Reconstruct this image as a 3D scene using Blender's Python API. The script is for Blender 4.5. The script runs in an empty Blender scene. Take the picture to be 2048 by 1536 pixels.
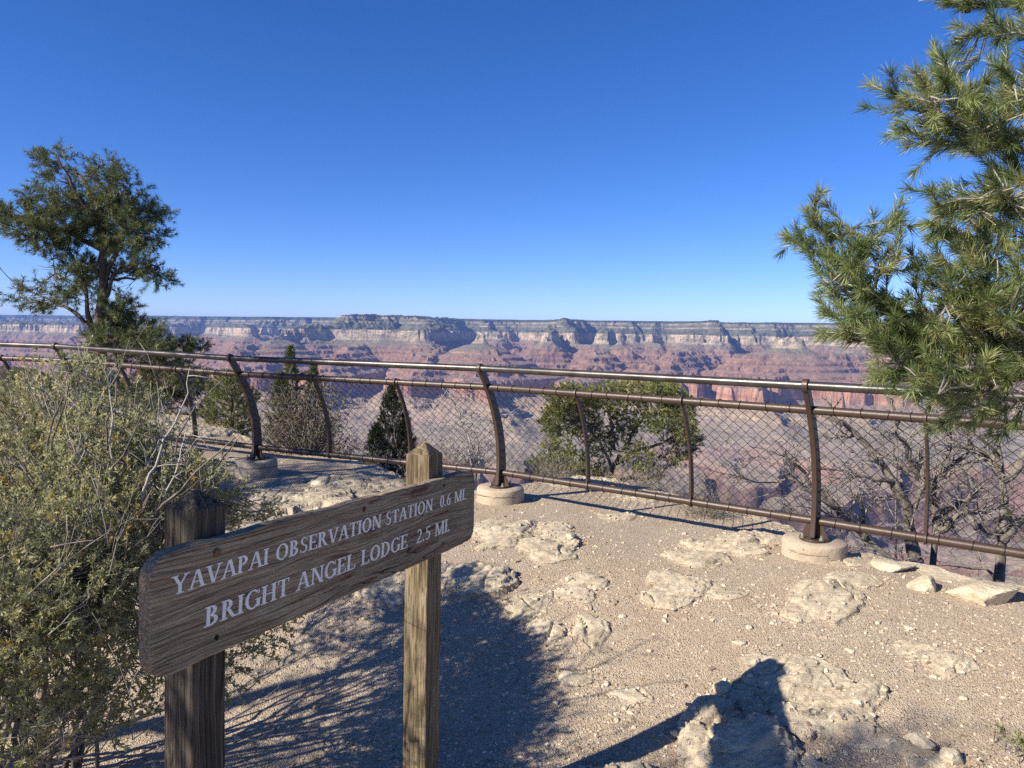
import bpy, bmesh, math, random
import numpy as np
from mathutils import Vector, Matrix
R = math.radians
C = bpy.context.scene.collection
scene = bpy.context.scene
random.seed(7)

# ------------------------------------------------------------------ camera
F = 1500.0                      # focal length in pixels of the 2048 px wide photograph
CAM = Vector((0.0, 0.0, 1.55))
PITCH, ROLL = R(-3.93), R(0.9)
cam_data = bpy.data.cameras.new("camera")
cam_data.sensor_width = 36.0
cam_data.lens = 36.0 * F / 2048.0
cam_data.clip_start = 0.05
cam_data.clip_end = 90000.0
cam = bpy.data.objects.new("camera", cam_data)
C.objects.link(cam)
fwd = Vector((0, math.cos(PITCH), math.sin(PITCH)))
rgt0 = Vector((1, 0, 0)); up0 = rgt0.cross(fwd)
rgt = rgt0 * math.cos(ROLL) + up0 * math.sin(ROLL)
upv = rgt.cross(fwd)
M = Matrix((rgt, upv, -fwd)).transposed().to_4x4()
M.translation = CAM
cam.matrix_world = M
scene.camera = cam

def ray(px, py):
    d = fwd + rgt * ((px - 1024) / F) + upv * ((768 - py) / F)
    return d / d.y              # unit forward depth (world +Y)
def at(px, py, y):
    "point seen at photo pixel (px, py) at world depth y"
    return CAM + ray(px, py) * y
def onz(px, py, z=0.0):
    r = ray(px, py)
    return CAM + r * ((z - CAM.z) / r.z)

# ------------------------------------------------------------------ numpy noise
_pr = np.random.RandomState(3); _perm = _pr.permutation(1024).astype(np.int32); _perm = np.concatenate([_perm, _perm])
_ang = _pr.rand(2048).astype(np.float32) * 2 * math.pi; _gx = np.cos(_ang); _gy = np.sin(_ang)
def gn(x, y, s=0):
    "2-D gradient noise"
    x = np.asarray(x, np.float32) + np.float32(0.37*s); y = np.asarray(y, np.float32) - np.float32(0.61*s)
    fx0 = np.floor(x); fy0 = np.floor(y); fx = x - fx0; fy = y - fy0
    ix = fx0.astype(np.int32) & 1023; iy = fy0.astype(np.int32) & 1023
    u = fx*fx*fx*(fx*(fx*6-15)+10); v = fy*fy*fy*(fy*(fy*6-15)+10)
    p0 = _perm[(ix + s*131) & 1023]; p1 = _perm[(ix + 1 + s*131) & 1023]
    def c(p, dx, dy):
        h = _perm[p + ((iy + dy) & 1023)]
        return _gx[h]*(fx-dx) + _gy[h]*(fy-dy)
    a = c(p0,0,0); b = c(p1,1,0); d = c(p0,0,1); e = c(p1,1,1)
    a += (b-a)*u; d += (e-d)*u; a += (d-a)*v
    return 1.5 * a
def fbm(x, y, octv=4, s=0, gain=.5, lac=2.03):
    r = 0; a = 1; n = 0
    for k in range(octv):
        r = r + a * gn(x, y, s + k*17); n += a
        x = x * lac + 13.7; y = y * lac - 7.3; a *= gain
    return r / n
def ridged(x, y, octv=4, s=0, gain=.5):
    r = 0; a = 1; n = 0
    for k in range(octv):
        r = r + a * (1 - 2*np.abs(gn(x, y, s + k*29))); n += a
        x = x * 2.07 + 3.1; y = y * 2.07 - 9.2; a *= gain
    return r / n
def sstep(a, b, x):
    t = np.clip((x - a) / (b - a), 0, 1); return t*t*(3-2*t)

# ------------------------------------------------------------------ mesh helpers
def mesh_np(name, v, faces, mats, parent=None, smooth=True, attrs=None, mat_idx=None):
    "v (n,3); faces: list of (m,k) int arrays"
    me = bpy.data.meshes.new(name)
    v = np.asarray(v, np.float32)
    me.vertices.add(len(v)); me.vertices.foreach_set("co", v.ravel())
    fl = [np.asarray(f, np.int32) for f in faces if len(f)]
    loops = np.concatenate([f.ravel() for f in fl])
    sizes = np.concatenate([np.full(len(f), f.shape[1], np.int32) for f in fl])
    starts = np.concatenate([[0], np.cumsum(sizes)[:-1]]).astype(np.int32)
    me.loops.add(len(loops)); me.loops.foreach_set("vertex_index", loops)
    me.polygons.add(len(sizes)); me.polygons.foreach_set("loop_start", starts)
    try: me.polygons.foreach_set("loop_total", sizes)
    except Exception: pass
    if not isinstance(mats, (list, tuple)): mats = [mats]
    for m in mats: me.materials.append(m)
    if mat_idx is not None: me.polygons.foreach_set("material_index", np.asarray(mat_idx, np.int32))
    me.update(calc_edges=True)
    me.polygons.foreach_set("use_smooth", np.full(len(sizes), bool(smooth)))
    if attrs:
        for k, a in attrs.items():
            at_ = me.attributes.new(k, 'FLOAT', 'POINT'); at_.data.foreach_set("value", np.asarray(a, np.float32))
    me.validate()
    o = bpy.data.objects.new(name, me); C.objects.link(o)
    if parent is not None: o.parent = parent
    return o

class MB:
    "collects pieces into one mesh"
    def __init__(s): s.v = []; s.f = {}; s.n = 0; s.a = []
    def add(s, v, f, a=None):
        v = np.asarray(v, float); f = np.asarray(f, int)
        if f.ndim == 1: f = f[None]
        s.f.setdefault(f.shape[1], []).append(f + s.n)
        s.v.append(v); s.n += len(v)
        s.a.append(np.full(len(v), 0.0 if a is None else a, float) if np.ndim(a) == 0 else np.asarray(a, float))
    def build(s, name, mats, parent=None, smooth=True):
        v = np.concatenate(s.v)
        if parent is not None: v = v - np.array(parent.get("_o", (0, 0, 0)))
        o = mesh_np(name, v, [np.concatenate(x) for x in s.f.values()], mats, parent, smooth, {"tint": np.concatenate(s.a)})
        if parent is not None and "_o" in parent: o["_o"] = list(parent["_o"])
        return o
    def tube(s, pts, rad, n=6, a=0.0, cap=True):
        P = np.asarray([tuple(p) for p in pts], float); m = len(P)
        r = np.broadcast_to(np.asarray(rad, float), (m,))
        T = np.gradient(P, axis=0); T /= np.linalg.norm(T, axis=1)[:, None] + 1e-12
        ref = np.array([0, 0, 1.0]) if abs(T[0][2]) < .9 else np.array([1.0, 0, 0])
        U = np.cross(T, ref); bad = np.linalg.norm(U, axis=1) < 1e-3
        U[bad] = np.cross(T[bad], np.array([0.3, 1, 0.2])); U /= np.linalg.norm(U, axis=1)[:, None]
        W = np.cross(T, U)
        th = np.arange(n) * 2 * math.pi / n
        ring = (U[:, None] * np.cos(th)[None, :, None] + W[:, None] * np.sin(th)[None, :, None]) * r[:, None, None] + P[:, None]
        v = ring.reshape(-1, 3)
        i = np.arange(m-1)[:, None] * n; j = np.arange(n)[None]; k = (j + 1) % n
        f = np.stack([i+j, i+k, i+n+k, i+n+j], -1).reshape(-1, 4)
        s.add(v, f, a)
        if cap:
            base = s.n - len(v)
            s.f.setdefault(n, []).append(np.array([[base + q for q in range(n)][::-1]]))
            s.f.setdefault(n, []).append(np.array([[base + (m-1)*n + q for q in range(n)]]))
    def prism(s, poly, org, ux, uy, uz, h0, h1, a=0.0):
        "extrude a 2-D polygon (list of (x,y)) along uz from h0 to h1"
        poly = np.asarray(poly, float); n = len(poly)
        o = np.array(org, float); ux = np.array(ux, float); uy = np.array(uy, float); uz = np.array(uz, float)
        b = o + poly[:, :1]*ux + poly[:, 1:]*uy
        v = np.concatenate([b + uz*h0, b + uz*h1])
        i = np.arange(n); j = (i+1) % n
        s.add(v, np.stack([i, j, j+n, i+n], -1), a)
        base = s.n - 2*n
        s.f.setdefault(n, []).append(np.array([[base + q for q in range(n)][::-1]]))
        s.f.setdefault(n, []).append(np.array([[base + n + q for q in range(n)]]))
    def box(s, c, ax, ay, az, a=0.0):
        "box with centre c and half axes ax, ay, az"
        c, ax, ay, az = (np.array(q, float) for q in (c, ax, ay, az))
        v = [c + i*ax + j*ay + k*az for k in (-1, 1) for j in (-1, 1) for i in (-1, 1)]
        s.add(v, [[0,2,3,1],[4,5,7,6],[0,1,5,4],[2,6,7,3],[0,4,6,2],[1,3,7,5]], a)

def bevel(o, w=.003, seg=2):
    m = o.modifiers.new("bevel", 'BEVEL'); m.width = w; m.segments = seg; m.limit_method = 'ANGLE'; m.angle_limit = R(35)
def tag(o, label=None, cat=None, group=None, kind=None):
    if label: o["label"] = label
    if cat: o["category"] = cat
    if group: o["group"] = group
    if kind: o["kind"] = kind
    return o
def empty(name, loc=(0, 0, 0)):
    o = bpy.data.objects.new(name, None); C.objects.link(o); o.location = loc
    o["_o"] = [float(q) for q in loc]
    return o

# ------------------------------------------------------------------ material helpers
class NT:
    def __init__(s, name):
        s.m = bpy.data.materials.new(name); s.m.use_nodes = True
        s.t = s.m.node_tree; s.t.nodes.clear()
        s.out = s.n('ShaderNodeOutputMaterial'); s.b = s.n('ShaderNodeBsdfPrincipled')
        s.t.links.new(s.b.outputs[0], s.out.inputs[0])
    def n(s, k, **kw):
        nd = s.t.nodes.new(k)
        for a, b in kw.items(): setattr(nd, a, b)
        return nd
    def l(s, a, b): s.t.links.new(a, b)
    def val(s, sock, v):
        if isinstance(v, bpy.types.NodeSocket): s.l(v, sock)
        else: sock.default_value = v
    def pos(s): return s.n('ShaderNodeNewGeometry').outputs['Position']
    def obj(s): return s.n('ShaderNodeTexCoord').outputs['Object']
    def mapping(s, vec, scale=(1,1,1), rot=(0,0,0), loc=(0,0,0)):
        m = s.n('ShaderNodeMapping'); m.inputs['Scale'].default_value = scale
        m.inputs['Rotation'].default_value = rot; m.inputs['Location'].default_value = loc
        s.l(vec, m.inputs[0]); return m.outputs[0]
    def noise(s, vec, scale, detail=4, rough=.55, dist=0):
        m = s.n('ShaderNodeTexNoise'); s.l(vec, m.inputs['Vector']); m.inputs['Scale'].default_value = scale
        m.inputs['Detail'].default_value = detail; m.inputs['Roughness'].default_value = rough; m.inputs['Distortion'].default_value = dist
        return m.outputs[0]
    def voro(s, vec, scale, feat='F1', out=0, rnd=1):
        m = s.n('ShaderNodeTexVoronoi', feature=feat); s.l(vec, m.inputs['Vector']); m.inputs['Scale'].default_value = scale
        m.inputs['Randomness'].default_value = rnd
        return m.outputs[out]
    def math(s, op, a, b=None, c=None, clamp=False):
        m = s.n('ShaderNodeMath', operation=op, use_clamp=clamp)
        s.val(m.inputs[0], a)
        if b is not None: s.val(m.inputs[1], b)
        if c is not None: s.val(m.inputs[2], c)
        return m.outputs[0]
    def ramp(s, fac, stops, interp='LINEAR'):
        m = s.n('ShaderNodeValToRGB'); s.l(fac, m.inputs[0]); cr = m.color_ramp; cr.interpolation = interp
        while len(cr.elements) < len(stops): cr.elements.new(0.5)
        for e, (p, c) in zip(cr.elements, stops):
            e.position = p; e.color = (*c, 1) if len(c) == 3 else c
        return m.outputs[0]
    def mr(s, v, a, b, c=0., d=1., smooth=False):
        m = s.n('ShaderNodeMapRange', interpolation_type='SMOOTHSTEP' if smooth else 'LINEAR'); s.l(v, m.inputs[0])
        for i, q in zip((1, 2, 3, 4), (a, b, c, d)): m.inputs[i].default_value = q
        return m.outputs[0]
    def mix(s, fac, a, b, mode='MIX'):
        m = s.n('ShaderNodeMix', data_type='RGBA', blend_type=mode)
        s.val(m.inputs[0], fac)
        for i, q in ((6, a), (7, b)):
            if isinstance(q, tuple): m.inputs[i].default_value = (*q, 1) if len(q) == 3 else q
            else: s.l(q, m.inputs[i])
        return m.outputs[2]
    def attr(s, name):
        a = s.n('ShaderNodeAttribute', attribute_name=name); return a.outputs['Fac']
    def sep(s, vec):
        q = s.n('ShaderNodeSeparateXYZ'); s.l(vec, q.inputs[0]); return q.outputs
    def bump(s, h, strength=.5, dist=.01, normal=None):
        b = s.n('ShaderNodeBump'); b.inputs['Strength'].default_value = strength; b.inputs['Distance'].default_value = dist
        s.l(h, b.inputs['Height'])
        if normal is not None: s.l(normal, b.inputs['Normal'])
        return b.outputs[0]
    def done(s, col, rough=.8, bump=None, metal=0., spec=.3, **kw):
        s.val(s.b.inputs['Base Color'], (*col, 1) if isinstance(col, tuple) and len(col) == 3 else col)
        s.val(s.b.inputs['Roughness'], rough); s.val(s.b.inputs['Metallic'], metal)
        s.b.inputs['Specular IOR Level'].default_value = spec
        if bump is not None: s.l(bump, s.b.inputs['Normal'])
        for k, v in kw.items(): s.b.inputs[k].default_value = v
        return s.m
# ------------------------------------------------------------------ light
SUN_AZ, SUN_EL = R(60.5), R(32.3)        # light travels towards azimuth +60 deg (right of forward)
sun_dir = Vector((-math.sin(SUN_AZ)*math.cos(SUN_EL), -math.cos(SUN_AZ)*math.cos(SUN_EL), math.sin(SUN_EL)))
w = bpy.data.worlds.new("World"); scene.world = w; w.use_nodes = True
nt = w.node_tree; nt.nodes.clear()
wo = nt.nodes.new('ShaderNodeOutputWorld'); bg = nt.nodes.new('ShaderNodeBackground')
sky = nt.nodes.new('ShaderNodeTexSky'); sky.sky_type = 'NISHITA'; sky.sun_disc = False
sky.sun_elevation = SUN_EL
sky.sun_rotation = math.atan2(sun_dir.x, sun_dir.y)
sky.altitude = 2100; sky.air_density = 0.85; sky.dust_density = 0.3; sky.ozone_density = 3.0
bg.inputs['Strength'].default_value = 0.10
hs = nt.nodes.new('ShaderNodeHueSaturation'); hs.inputs['Saturation'].default_value = 1.25; hs.inputs['Value'].default_value = 1.0
nt.links.new(sky.outputs[0], hs.inputs['Color']); mx = nt.nodes.new('ShaderNodeMix'); mx.data_type = 'RGBA'; mx.blend_type = 'MULTIPLY'; mx.inputs[0].default_value = 1; mx.inputs[7].default_value = (.75, .75, 1.0, 1)
nt.links.new(hs.outputs[0], mx.inputs[6]); nt.links.new(mx.outputs[2], bg.inputs[0]); nt.links.new(bg.outputs[0], wo.inputs[0])
sd = bpy.data.lights.new("sun", 'SUN'); sd.energy = 4.7; sd.angle = R(0.53); sd.color = (1.0, 0.93, 0.80)
so = bpy.data.objects.new("sun", sd); C.objects.link(so)
so.rotation_euler = sun_dir.to_track_quat('Z', 'Y').to_euler(); so.location = (0, 0, 50)
vs = scene.view_settings; vs.view_transform = 'Standard'; vs.look = 'None'; vs.gamma = 1; vs.use_curve_mapping = False
vs.exposure = 0.8
scene.cycles.use_denoising = False
scene.cycles.max_bounces = 6; scene.cycles.volume_bounces = 0; scene.cycles.diffuse_bounces = 3
scene.cycles.transparent_max_bounces = 4
# ------------------------------------------------------------------ the canyon
# pre-elevation q (metres of horizontal retreat) -> height of the layered rock
KNOTS = [(3000,300),(600,262),(0,248),(-62,222),(-68,192),(-118,172),(-124,150),(-180,128),(-185,112),(-305,12),(-325,-105),(-345,-118),(-352,-140),(-520,-232),
         (-530,-262),(-610,-300),(-618,-335),(-700,-372),(-708,-408),(-800,-445),(-808,-480),(-930,-520),
         (-952,-690),(-1130,-775),(-1136,-800),(-1400,-885),(-2100,-940),(-2112,-968),(-2400,-1075),(-3000,-1330),(-9000,-1380)]
kq = np.array([k[0] for k in KNOTS][::-1], float); kz = np.array([k[1] for k in KNOTS][::-1], float)
def qz(z): return float(np.interp(z, kz, kq))

nx = 1500
tx = np.linspace(-1.12, 1.12, nx)
ys = np.concatenate([np.geomspace(9, 2300, 110)[:-1], np.arange(2300, 6000, 14), np.arange(6000, 15200, 13), np.arange(15200, 21000, 28), np.arange(21000, 25000, 60), np.geomspace(25000, 60000, 40)])
T, Y = np.meshgrid(tx.astype(np.float32), ys.astype(np.float32)); X = T * Y
def pxx(px, d): return (px - 1024) / F * d
# gentle warp so that nothing runs straight
wx = X + 420*fbm(X/2600, Y/2600, 3, 5) + 120*fbm(X/700, Y/700, 3, 8)
wy = Y + 420*fbm(X/2600, Y/2600, 3, 11) + 120*fbm(X/700, Y/700, 3, 14)
# depth of the far rim as a function of direction
rimd = np.interp(T[0], [-1.12, -.68, -.50, -.34, -.24, -.05, .01, .07, .24, .30, .45, .8, 1.12], [30000, 26000, 22000, 19500, 18500, 17500, 17000, 14300, 14200, 13600, 13900, 13500, 13500])
rr = rimd[None, :] + 1200*fbm(T[:1]*7, T[:1]*0+3, 3, 55) + 500*fbm(T[:1]*26, T[:1]*0+9, 2, 56)
yn = wy + (14000 - rr) * sstep(5500, 13000, wy)
base = np.interp(yn, [0, 1500, 2100, 3000, 3600, 4150, 4300, 4900, 5400, 6300, 7300, 8300, 9500, 11500, 12800, 13700, 14700, 20000],
                     [-1700, -1750, -1900, -2250, -2500, -2950, -3000, -2500, -2200, -2000, -1850, -1720, -1600, -1350, -1000, -480, 60, 2500])
# side canyons and fins
rd = ridged(wx/2700, wy/5200, 3, 40, .45)
rd2 = ridged(wx/1150, wy/1350, 3, 60, .5)
amp = np.interp(yn, [2000, 3600, 5500, 7000, 9500, 12500, 14200, 15500], [150, 420, 400, 760, 900, 900, 820, 200])
rd3 = ridged(wx/620, wy/760, 3, 63, .55)
q = base + amp * (rd - .05) + amp * .33 * rd2 + 190*rd3*sstep(9500, 12500, yn)*sstep(16500, 14300, yn)

WBX = 150*fbm(X/620, Y/620, 3, 21); WBY = 150*fbm(X/620, Y/620, 3, 33)
def capsule(x0, y0, q0, x1, y1, q1, sl=1.0, wob=1.0, rnd=0.0):
    global q
    dx, dy = x1-x0, y1-y0; L2 = dx*dx + dy*dy + 1e-6
    ax = X + wob*WBX; ay = Y + wob*WBY
    t = np.clip(((ax-x0)*dx + (ay-y0)*dy) / L2, 0, 1)
    d = np.hypot(ax - (x0 + t*dx), ay - (y0 + t*dy))
    f = (q0 + (q1-q0)*t) - sl*np.maximum(d - rnd, 0)
    q = np.maximum(q, f)
def ridge(pts, **kw):
    "pts: (photo px, depth, height of the crest)"
    dd = lambda v: float(np.interp(v, [4000, 5000, 6800, 9000, 10500, 40000], [4000, 5500, 7700, 9200, 10500, 40000]))
    pts = [(p[0], dd(p[1]), p[2]) for p in pts]
    for (a, b) in zip(pts[:-1], pts[1:]):
        capsule(pxx(a[0], a[1]), a[1], qz(a[2]), pxx(b[0], b[1]), b[1], qz(b[2]), **kw)
# long promontory left of centre with its cream cliff, stepping down to the left
ridge([(905, 17500, 235), (890, 14500, 225), (800, 12500, 205), (700, 11500, 180)], rnd=150, wob=1.6)
ridge([(800, 12500, 190), (850, 11400, 110)], rnd=60)
ridge([(430, 19000, 100), (470, 15500, 5), (500, 13000, -60)], rnd=60)
ridge([(300, 20000, 100), (340, 16500, 0)], rnd=60)
ridge([(700, 11300, 100), (640, 10900, 3), (600, 10600, 0)], rnd=60)
ridge([(600, 10600, -20), (545, 10000, -200), (490, 9500, -260)], rnd=20)
ridge([(880, 11800, 4), (850, 10600, 2)], rnd=90)
ridge([(850, 10600, -240), (860, 9200, -300), (840, 8000, -380), (820, 7200, -525)], rnd=60)
ridge([(720, 10800, -230), (700, 9500, -300), (660, 8300, -400), (640, 7600, -525)], rnd=60)
# pointed butte
ridge([(962, 9100, -230), (985, 8700, -262)], rnd=60, wob=.5)
ridge([(985, 8700, -300), (1000, 8000, -420), (960, 7200, -522), (940, 6900, -525)], rnd=110)
# blocks right of it
ridge([(1110, 12800, 5), (1105, 11500, -10), (1090, 10900, -150)], rnd=20)
ridge([(1215, 12800, 5), (1205, 11000, 2)], rnd=60)
ridge([(1205, 11000, -230), (1200, 9400, -300), (1190, 8200, -420), (1130, 7200, -525)], rnd=90)
ridge([(1410, 12900, 5), (1385, 11800, 2)], rnd=70)
ridge([(1385, 11800, -200), (1360, 10300, -262), (1330, 8800, -400), (1300, 7500, -525)], rnd=60)
# flat topped temple
ridge([(1500, 9000, -262), (1575, 8900, -262), (1700, 9200, -262)], rnd=190)
ridge([(1575, 9200, -300), (1550, 8300, -420), (1520, 7300, -525), (1480, 6800, -525)], rnd=130)
ridge([(1740, 8600, -420), (1700, 7300, -525)], rnd=160)
ridge([(1860, 9000, -300), (1850, 7600, -525)], rnd=160)
ridge([(2060, 9800, -262), (2040, 7800, -525)], rnd=180)
# low spurs with bright noses running out on the platform
ridge([(1500, 6900, -640), (1535, 6300, -700), (1590, 5700, -880)], rnd=5, wob=.6)
ridge([(960, 6800, -640), (1000, 6100, -760), (1040, 5400, -850), (1050, 5100, -935)], rnd=5, wob=.6)
ridge([(640, 7200, -640), (600, 6300, -800), (560, 5700, -900)], rnd=5)
ridge([(1210, 7100, -640), (1240, 6400, -860)], rnd=5)
ridge([(1800, 7200, -640), (1840, 6300, -860)], rnd=5)
# far left mesas
ridge([(-250, 15500, -60), (60, 15000, -70), (170, 14500, -100)], rnd=260)
ridge([(170, 14500, -230), (240, 13800, -300)], rnd=120)
ridge([(60, 12000, -300), (220, 11000, -400), (330, 10000, -480), (360, 9000, -525)], rnd=200)
ridge([(300, 13800, -20), (330, 13300, -40)], rnd=20, wob=.5)
ridge([(330, 13300, -200), (380, 12000, -300), (420, 10600, -420), (430, 9200, -525)], rnd=60)
ridge([(520, 9000, -420), (500, 7900, -525)], rnd=120)
ridge([(100, 9000, -525), (180, 7800, -525)], rnd=220)

# gullies: sharp small ribs running down the walls
fine = 26*ridged(X/150, Y/150, 2, 90) + 9*gn(X/52, Y/52, 91)
q = q + 105*ridged(X/520, Y/520, 3, 70) - 20 + fine
ridge([(955, 9100, -25), (964, 9080, -60)], rnd=14, wob=.2, sl=.6)
ridge([(1562, 9000, -50), (1592, 9000, -52)], rnd=75, wob=.25, sl=.75)
ridge([(620, 10900, 6), (700, 11000, 6), (860, 10900, 4)], rnd=60, wob=.8, sl=.9)
ridge([(1203, 11000, 2), (1215, 11600, 4)], rnd=30, wob=.4, sl=.8)
ridge([(1390, 11800, 2), (1400, 12400, 4)], rnd=30, wob=.4, sl=.8)
ridge([(1106, 11500, -20), (1110, 11900, 0)], rnd=5, wob=.4, sl=.8)
ridge([(322, 12300, -90), (332, 12500, -60)], rnd=5, wob=.4, sl=.7)
ridge([(540, 10000, -140), (560, 10200, -60)], rnd=5, wob=.4, sl=.7)
q = np.where(q > -330, q + .35*fine, q)
# inner gorge with tributary slots cut in the platform
slot = np.abs(fbm(wx/2100, wy/2100, 3, 77)); slot2 = np.abs(fbm(wx/800, wy/900, 3, 79))
gm = sstep(-1500, -1950, q)*sstep(1700, 2500, Y)
q = q - gm*(520*np.clip(1 - slot/.09, 0, 1) + 330*np.clip(1 - slot2/.16, 0, 1)*sstep(7000, 5200, Y))
Z = np.interp(q, kq, kz)
# platform relief
Z = Z + (26*fbm(X/520, Y/520, 4, 101) + 34*ridged(X/800, Y/950, 4, 106)*sstep(6500, 5000, Y) + 10*ridged(X/210, Y/210, 3, 108)) * sstep(-1000, -1500, q) + 9*fbm(X/130, Y/130, 3, 104)*sstep(30, -10, Z-240)
Z = Z + 5*gn(X/900, Y/900, 3) * sstep(-10, 60, q)
Z = np.where(q > -20, Z + 4*gn(X/45, Y/45, 105), Z)
# far rim height
Z = Z + sstep(14500, 26000, Y) * 60 * sstep(0, 50, q)
Z = Z + 22*sstep(.3, -.2, T) * sstep(0, 50, q)
# near side: the south wall falls away under the viewpoint
near = np.interp(Y, [0, 9, 30, 120, 600, 1500, 2300, 2600], [-3.5, -5, -22, -100, -480, -850, -940, -950])
near = near + np.interp(Y, [9, 100, 600, 2000], [.4, 10, 55, 40]) * ridged(X/np.maximum(Y*.5, 30), np.log(Y)*2.5, 3, 120)*.6
t = sstep(1700, 2600, Y)
Z = near*(1-t) + Z*t
nyr = len(ys)
V = np.stack([X, Y, Z], -1).reshape(-1, 3)
i = np.arange(nyr-1)[:, None]*nx; j = np.arange(nx-1)[None]
Fq = np.stack([i+j, i+j+1, i+j+1+nx, i+j+nx], -1).reshape(-1, 4)

k = NT("canyon_rock")
P = k.pos(); sx = k.sep(P)
n1 = k.noise(k.mapping(P, (.0016, .0016, .0016)), 1.0, 5, .6)
n2 = k.noise(k.mapping(P, (.012, .012, .012)), 1.0, 5, .65)
zz = k.math('ADD', sx[2], k.math('MULTIPLY', k.math('SUBTRACT', n1, .5), 34.))
zf = k.mr(zz, -1400., 300.)
def zp(z): return (z + 1400) / 1700.
strata = k.ramp(zf, [(0, (.12,.08,.07)), (zp(-1110), (.17,.11,.09)), (zp(-975), (.25,.16,.13)), (zp(-965), (.34,.24,.175)), (zp(-943), (.31,.23,.17)),
    (zp(-935), (.26,.22,.16)), (zp(-890), (.29,.24,.175)), (zp(-800), (.38,.31,.22)), (zp(-772), (.40,.31,.21)), (zp(-700), (.31,.23,.16)), (zp(-680), (.42,.25,.17)), (zp(-600), (.40,.215,.14)), (zp(-530), (.43,.27,.18)),
    (zp(-518), (.28,.19,.145)), (zp(-480), (.29,.165,.115)), (zp(-400), (.25,.155,.11)), (zp(-300), (.29,.17,.12)), (zp(-245), (.28,.175,.125)), (zp(-225), (.25,.17,.125)),
    (zp(-150), (.24,.20,.14)), (zp(-128), (.46,.37,.26)), (zp(-105), (.52,.42,.30)), (zp(0), (.54,.44,.31)), (zp(14), (.095,.10,.07)), (zp(105), (.11,.11,.08)), (zp(118), (.42,.35,.26)), (zp(150), (.11,.11,.08)), (zp(205), (.42,.36,.27)), (zp(222), (.06,.07,.045))])
# thin beds
beds = k.noise(k.mapping(P, (.0006, .0006, .045)), 1.0, 6, .75)
strata = k.mix(k.mr(beds, .40, .58, 0, .8), strata, k.mix(1., strata, (.62,.60,.62), 'MULTIPLY'))
strata = k.mix(k.mr(k.noise(k.mapping(P, (.0010,.0010,.10), loc=(4,2,7)), 1., 4, .7), .5, .7, 0, .35), strata, k.mix(1., strata, (1.35,1.3,1.2), 'MULTIPLY'))
flu = k.noise(k.mapping(P, (.013,.013,.0016)), 1.0, 6, .75)
strata = k.mix(k.mr(flu, .46, .60, 0, .75), strata, k.mix(1., strata, (.50,.52,.56), 'MULTIPLY'))
strata = k.mix(k.mr(flu, .46, .36, 0, .5), strata, k.mix(1., strata, (1.3,1.28,1.22), 'MULTIPLY'))
# scree and brush lie on anything that is not steep
nz = k.sep(k.n('ShaderNodeNewGeometry').outputs['Normal'])[2]
big = k.noise(k.mapping(P, (.0007,.0007,.0007), loc=(2,9,4)), 1., 5, .6)
flat = k.mr(k.math('ADD', nz, k.math('MULTIPLY', k.math('SUBTRACT', n2, .5), .35)), .72, .93, 0, 1, True)
up_ = k.mr(sx[2], -330., -120.)
red_ = k.mr(sx[2], -900., -560.)
scree = k.mix(up_, k.mix(red_, (.33,.275,.21), (.25,.175,.135)), (.15,.15,.105))
col = k.mix(k.math('MULTIPLY', flat, .72), strata, scree)
col = k.mix(k.math('MULTIPLY', k.mr(big, .42, .6), k.mr(sx[2], -560., -800., 0, .6)), col, k.mix(1., col, (.66,.68,.60), 'MULTIPLY'))
col = k.mix(k.math('MULTIPLY', k.mr(big, .48, .36), k.mr(sx[2], -760., -940., 0, .5)), col, (.33,.20,.165))
cov = k.mr(k.noise(k.mapping(P, (.0042,.0042,.009), loc=(7,1,3)), 1., 6, .68), .47, .56, 0, 1, True)
col = k.mix(k.math('MULTIPLY', cov, k.mr(sx[2], -170., -60., 0, .8)), col, (.125,.125,.09))
# dotted brush
vor = k.voro(k.mapping(P, (.05,.05,.02)), 1.0)
dots = k.math('MULTIPLY', k.mr(vor, .42, .22, 0, 1, True), k.math('MULTIPLY', k.mr(sx[2], -420., 20., .0, .8), k.mr(nz, .55, .8)))
dots = k.math('MULTIPLY', dots, k.mr(n1, .35, .6))
col = k.mix(dots, col, (.055,.075,.04))
col = k.mix(k.mr(sx[2], 200., 240., 0, .9), col, (.045,.06,.035))
col = k.mix(k.mr(n2, .3, .7, 0, .35), col, k.mix(1., col, (.7,.68,.68), 'MULTIPLY'))
col = k.mix(1., col, (1.26, 1.22, 1.16), 'MULTIPLY')
bh = k.math('ADD', k.noise(k.mapping(P, (.02,.02,.004)), 1.0, 7, .7), k.math('MULTIPLY', k.noise(k.mapping(P, (.006,.006,.006)), 1.0, 6, .6), 2.))
canyon_mat = k.done(col, .95, k.bump(bh, 1.0, 22.), spec=.1)
canyon = tag(mesh_np("canyon_terrain", V, [Fq], canyon_mat, smooth=False), kind="structure")
del X, Y, T, Z, V, Fq, q, wx, wy, rd, rd2, base

# ------------------------------------------------------------------ the air
def air():
    x0, x1, y0, y1, z0, z1 = -69000, 69000, -60, 61500, -1480, 460
    mb = MB(); mb.box(((x0+x1)/2, (y0+y1)/2, (z0+z1)/2), ((x1-x0)/2,0,0), (0,(y1-y0)/2,0), (0,0,(z1-z0)/2))
    m = bpy.data.materials.new("haze_air"); m.use_nodes = True; t = m.node_tree; t.nodes.clear()
    o = t.nodes.new('ShaderNodeOutputMaterial'); v = t.nodes.new('ShaderNodeVolumePrincipled')
    v.inputs['Color'].default_value = (.29, .47, 1.0, 1); v.inputs['Density'].default_value = HAZE
    v.inputs['Anisotropy'].default_value = 0.0
    t.links.new(v.outputs[0], o.inputs['Volume'])
    tag(mb.build("haze", m, smooth=False), kind="stuff")
HAZE = 2.2e-5
air()
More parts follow.
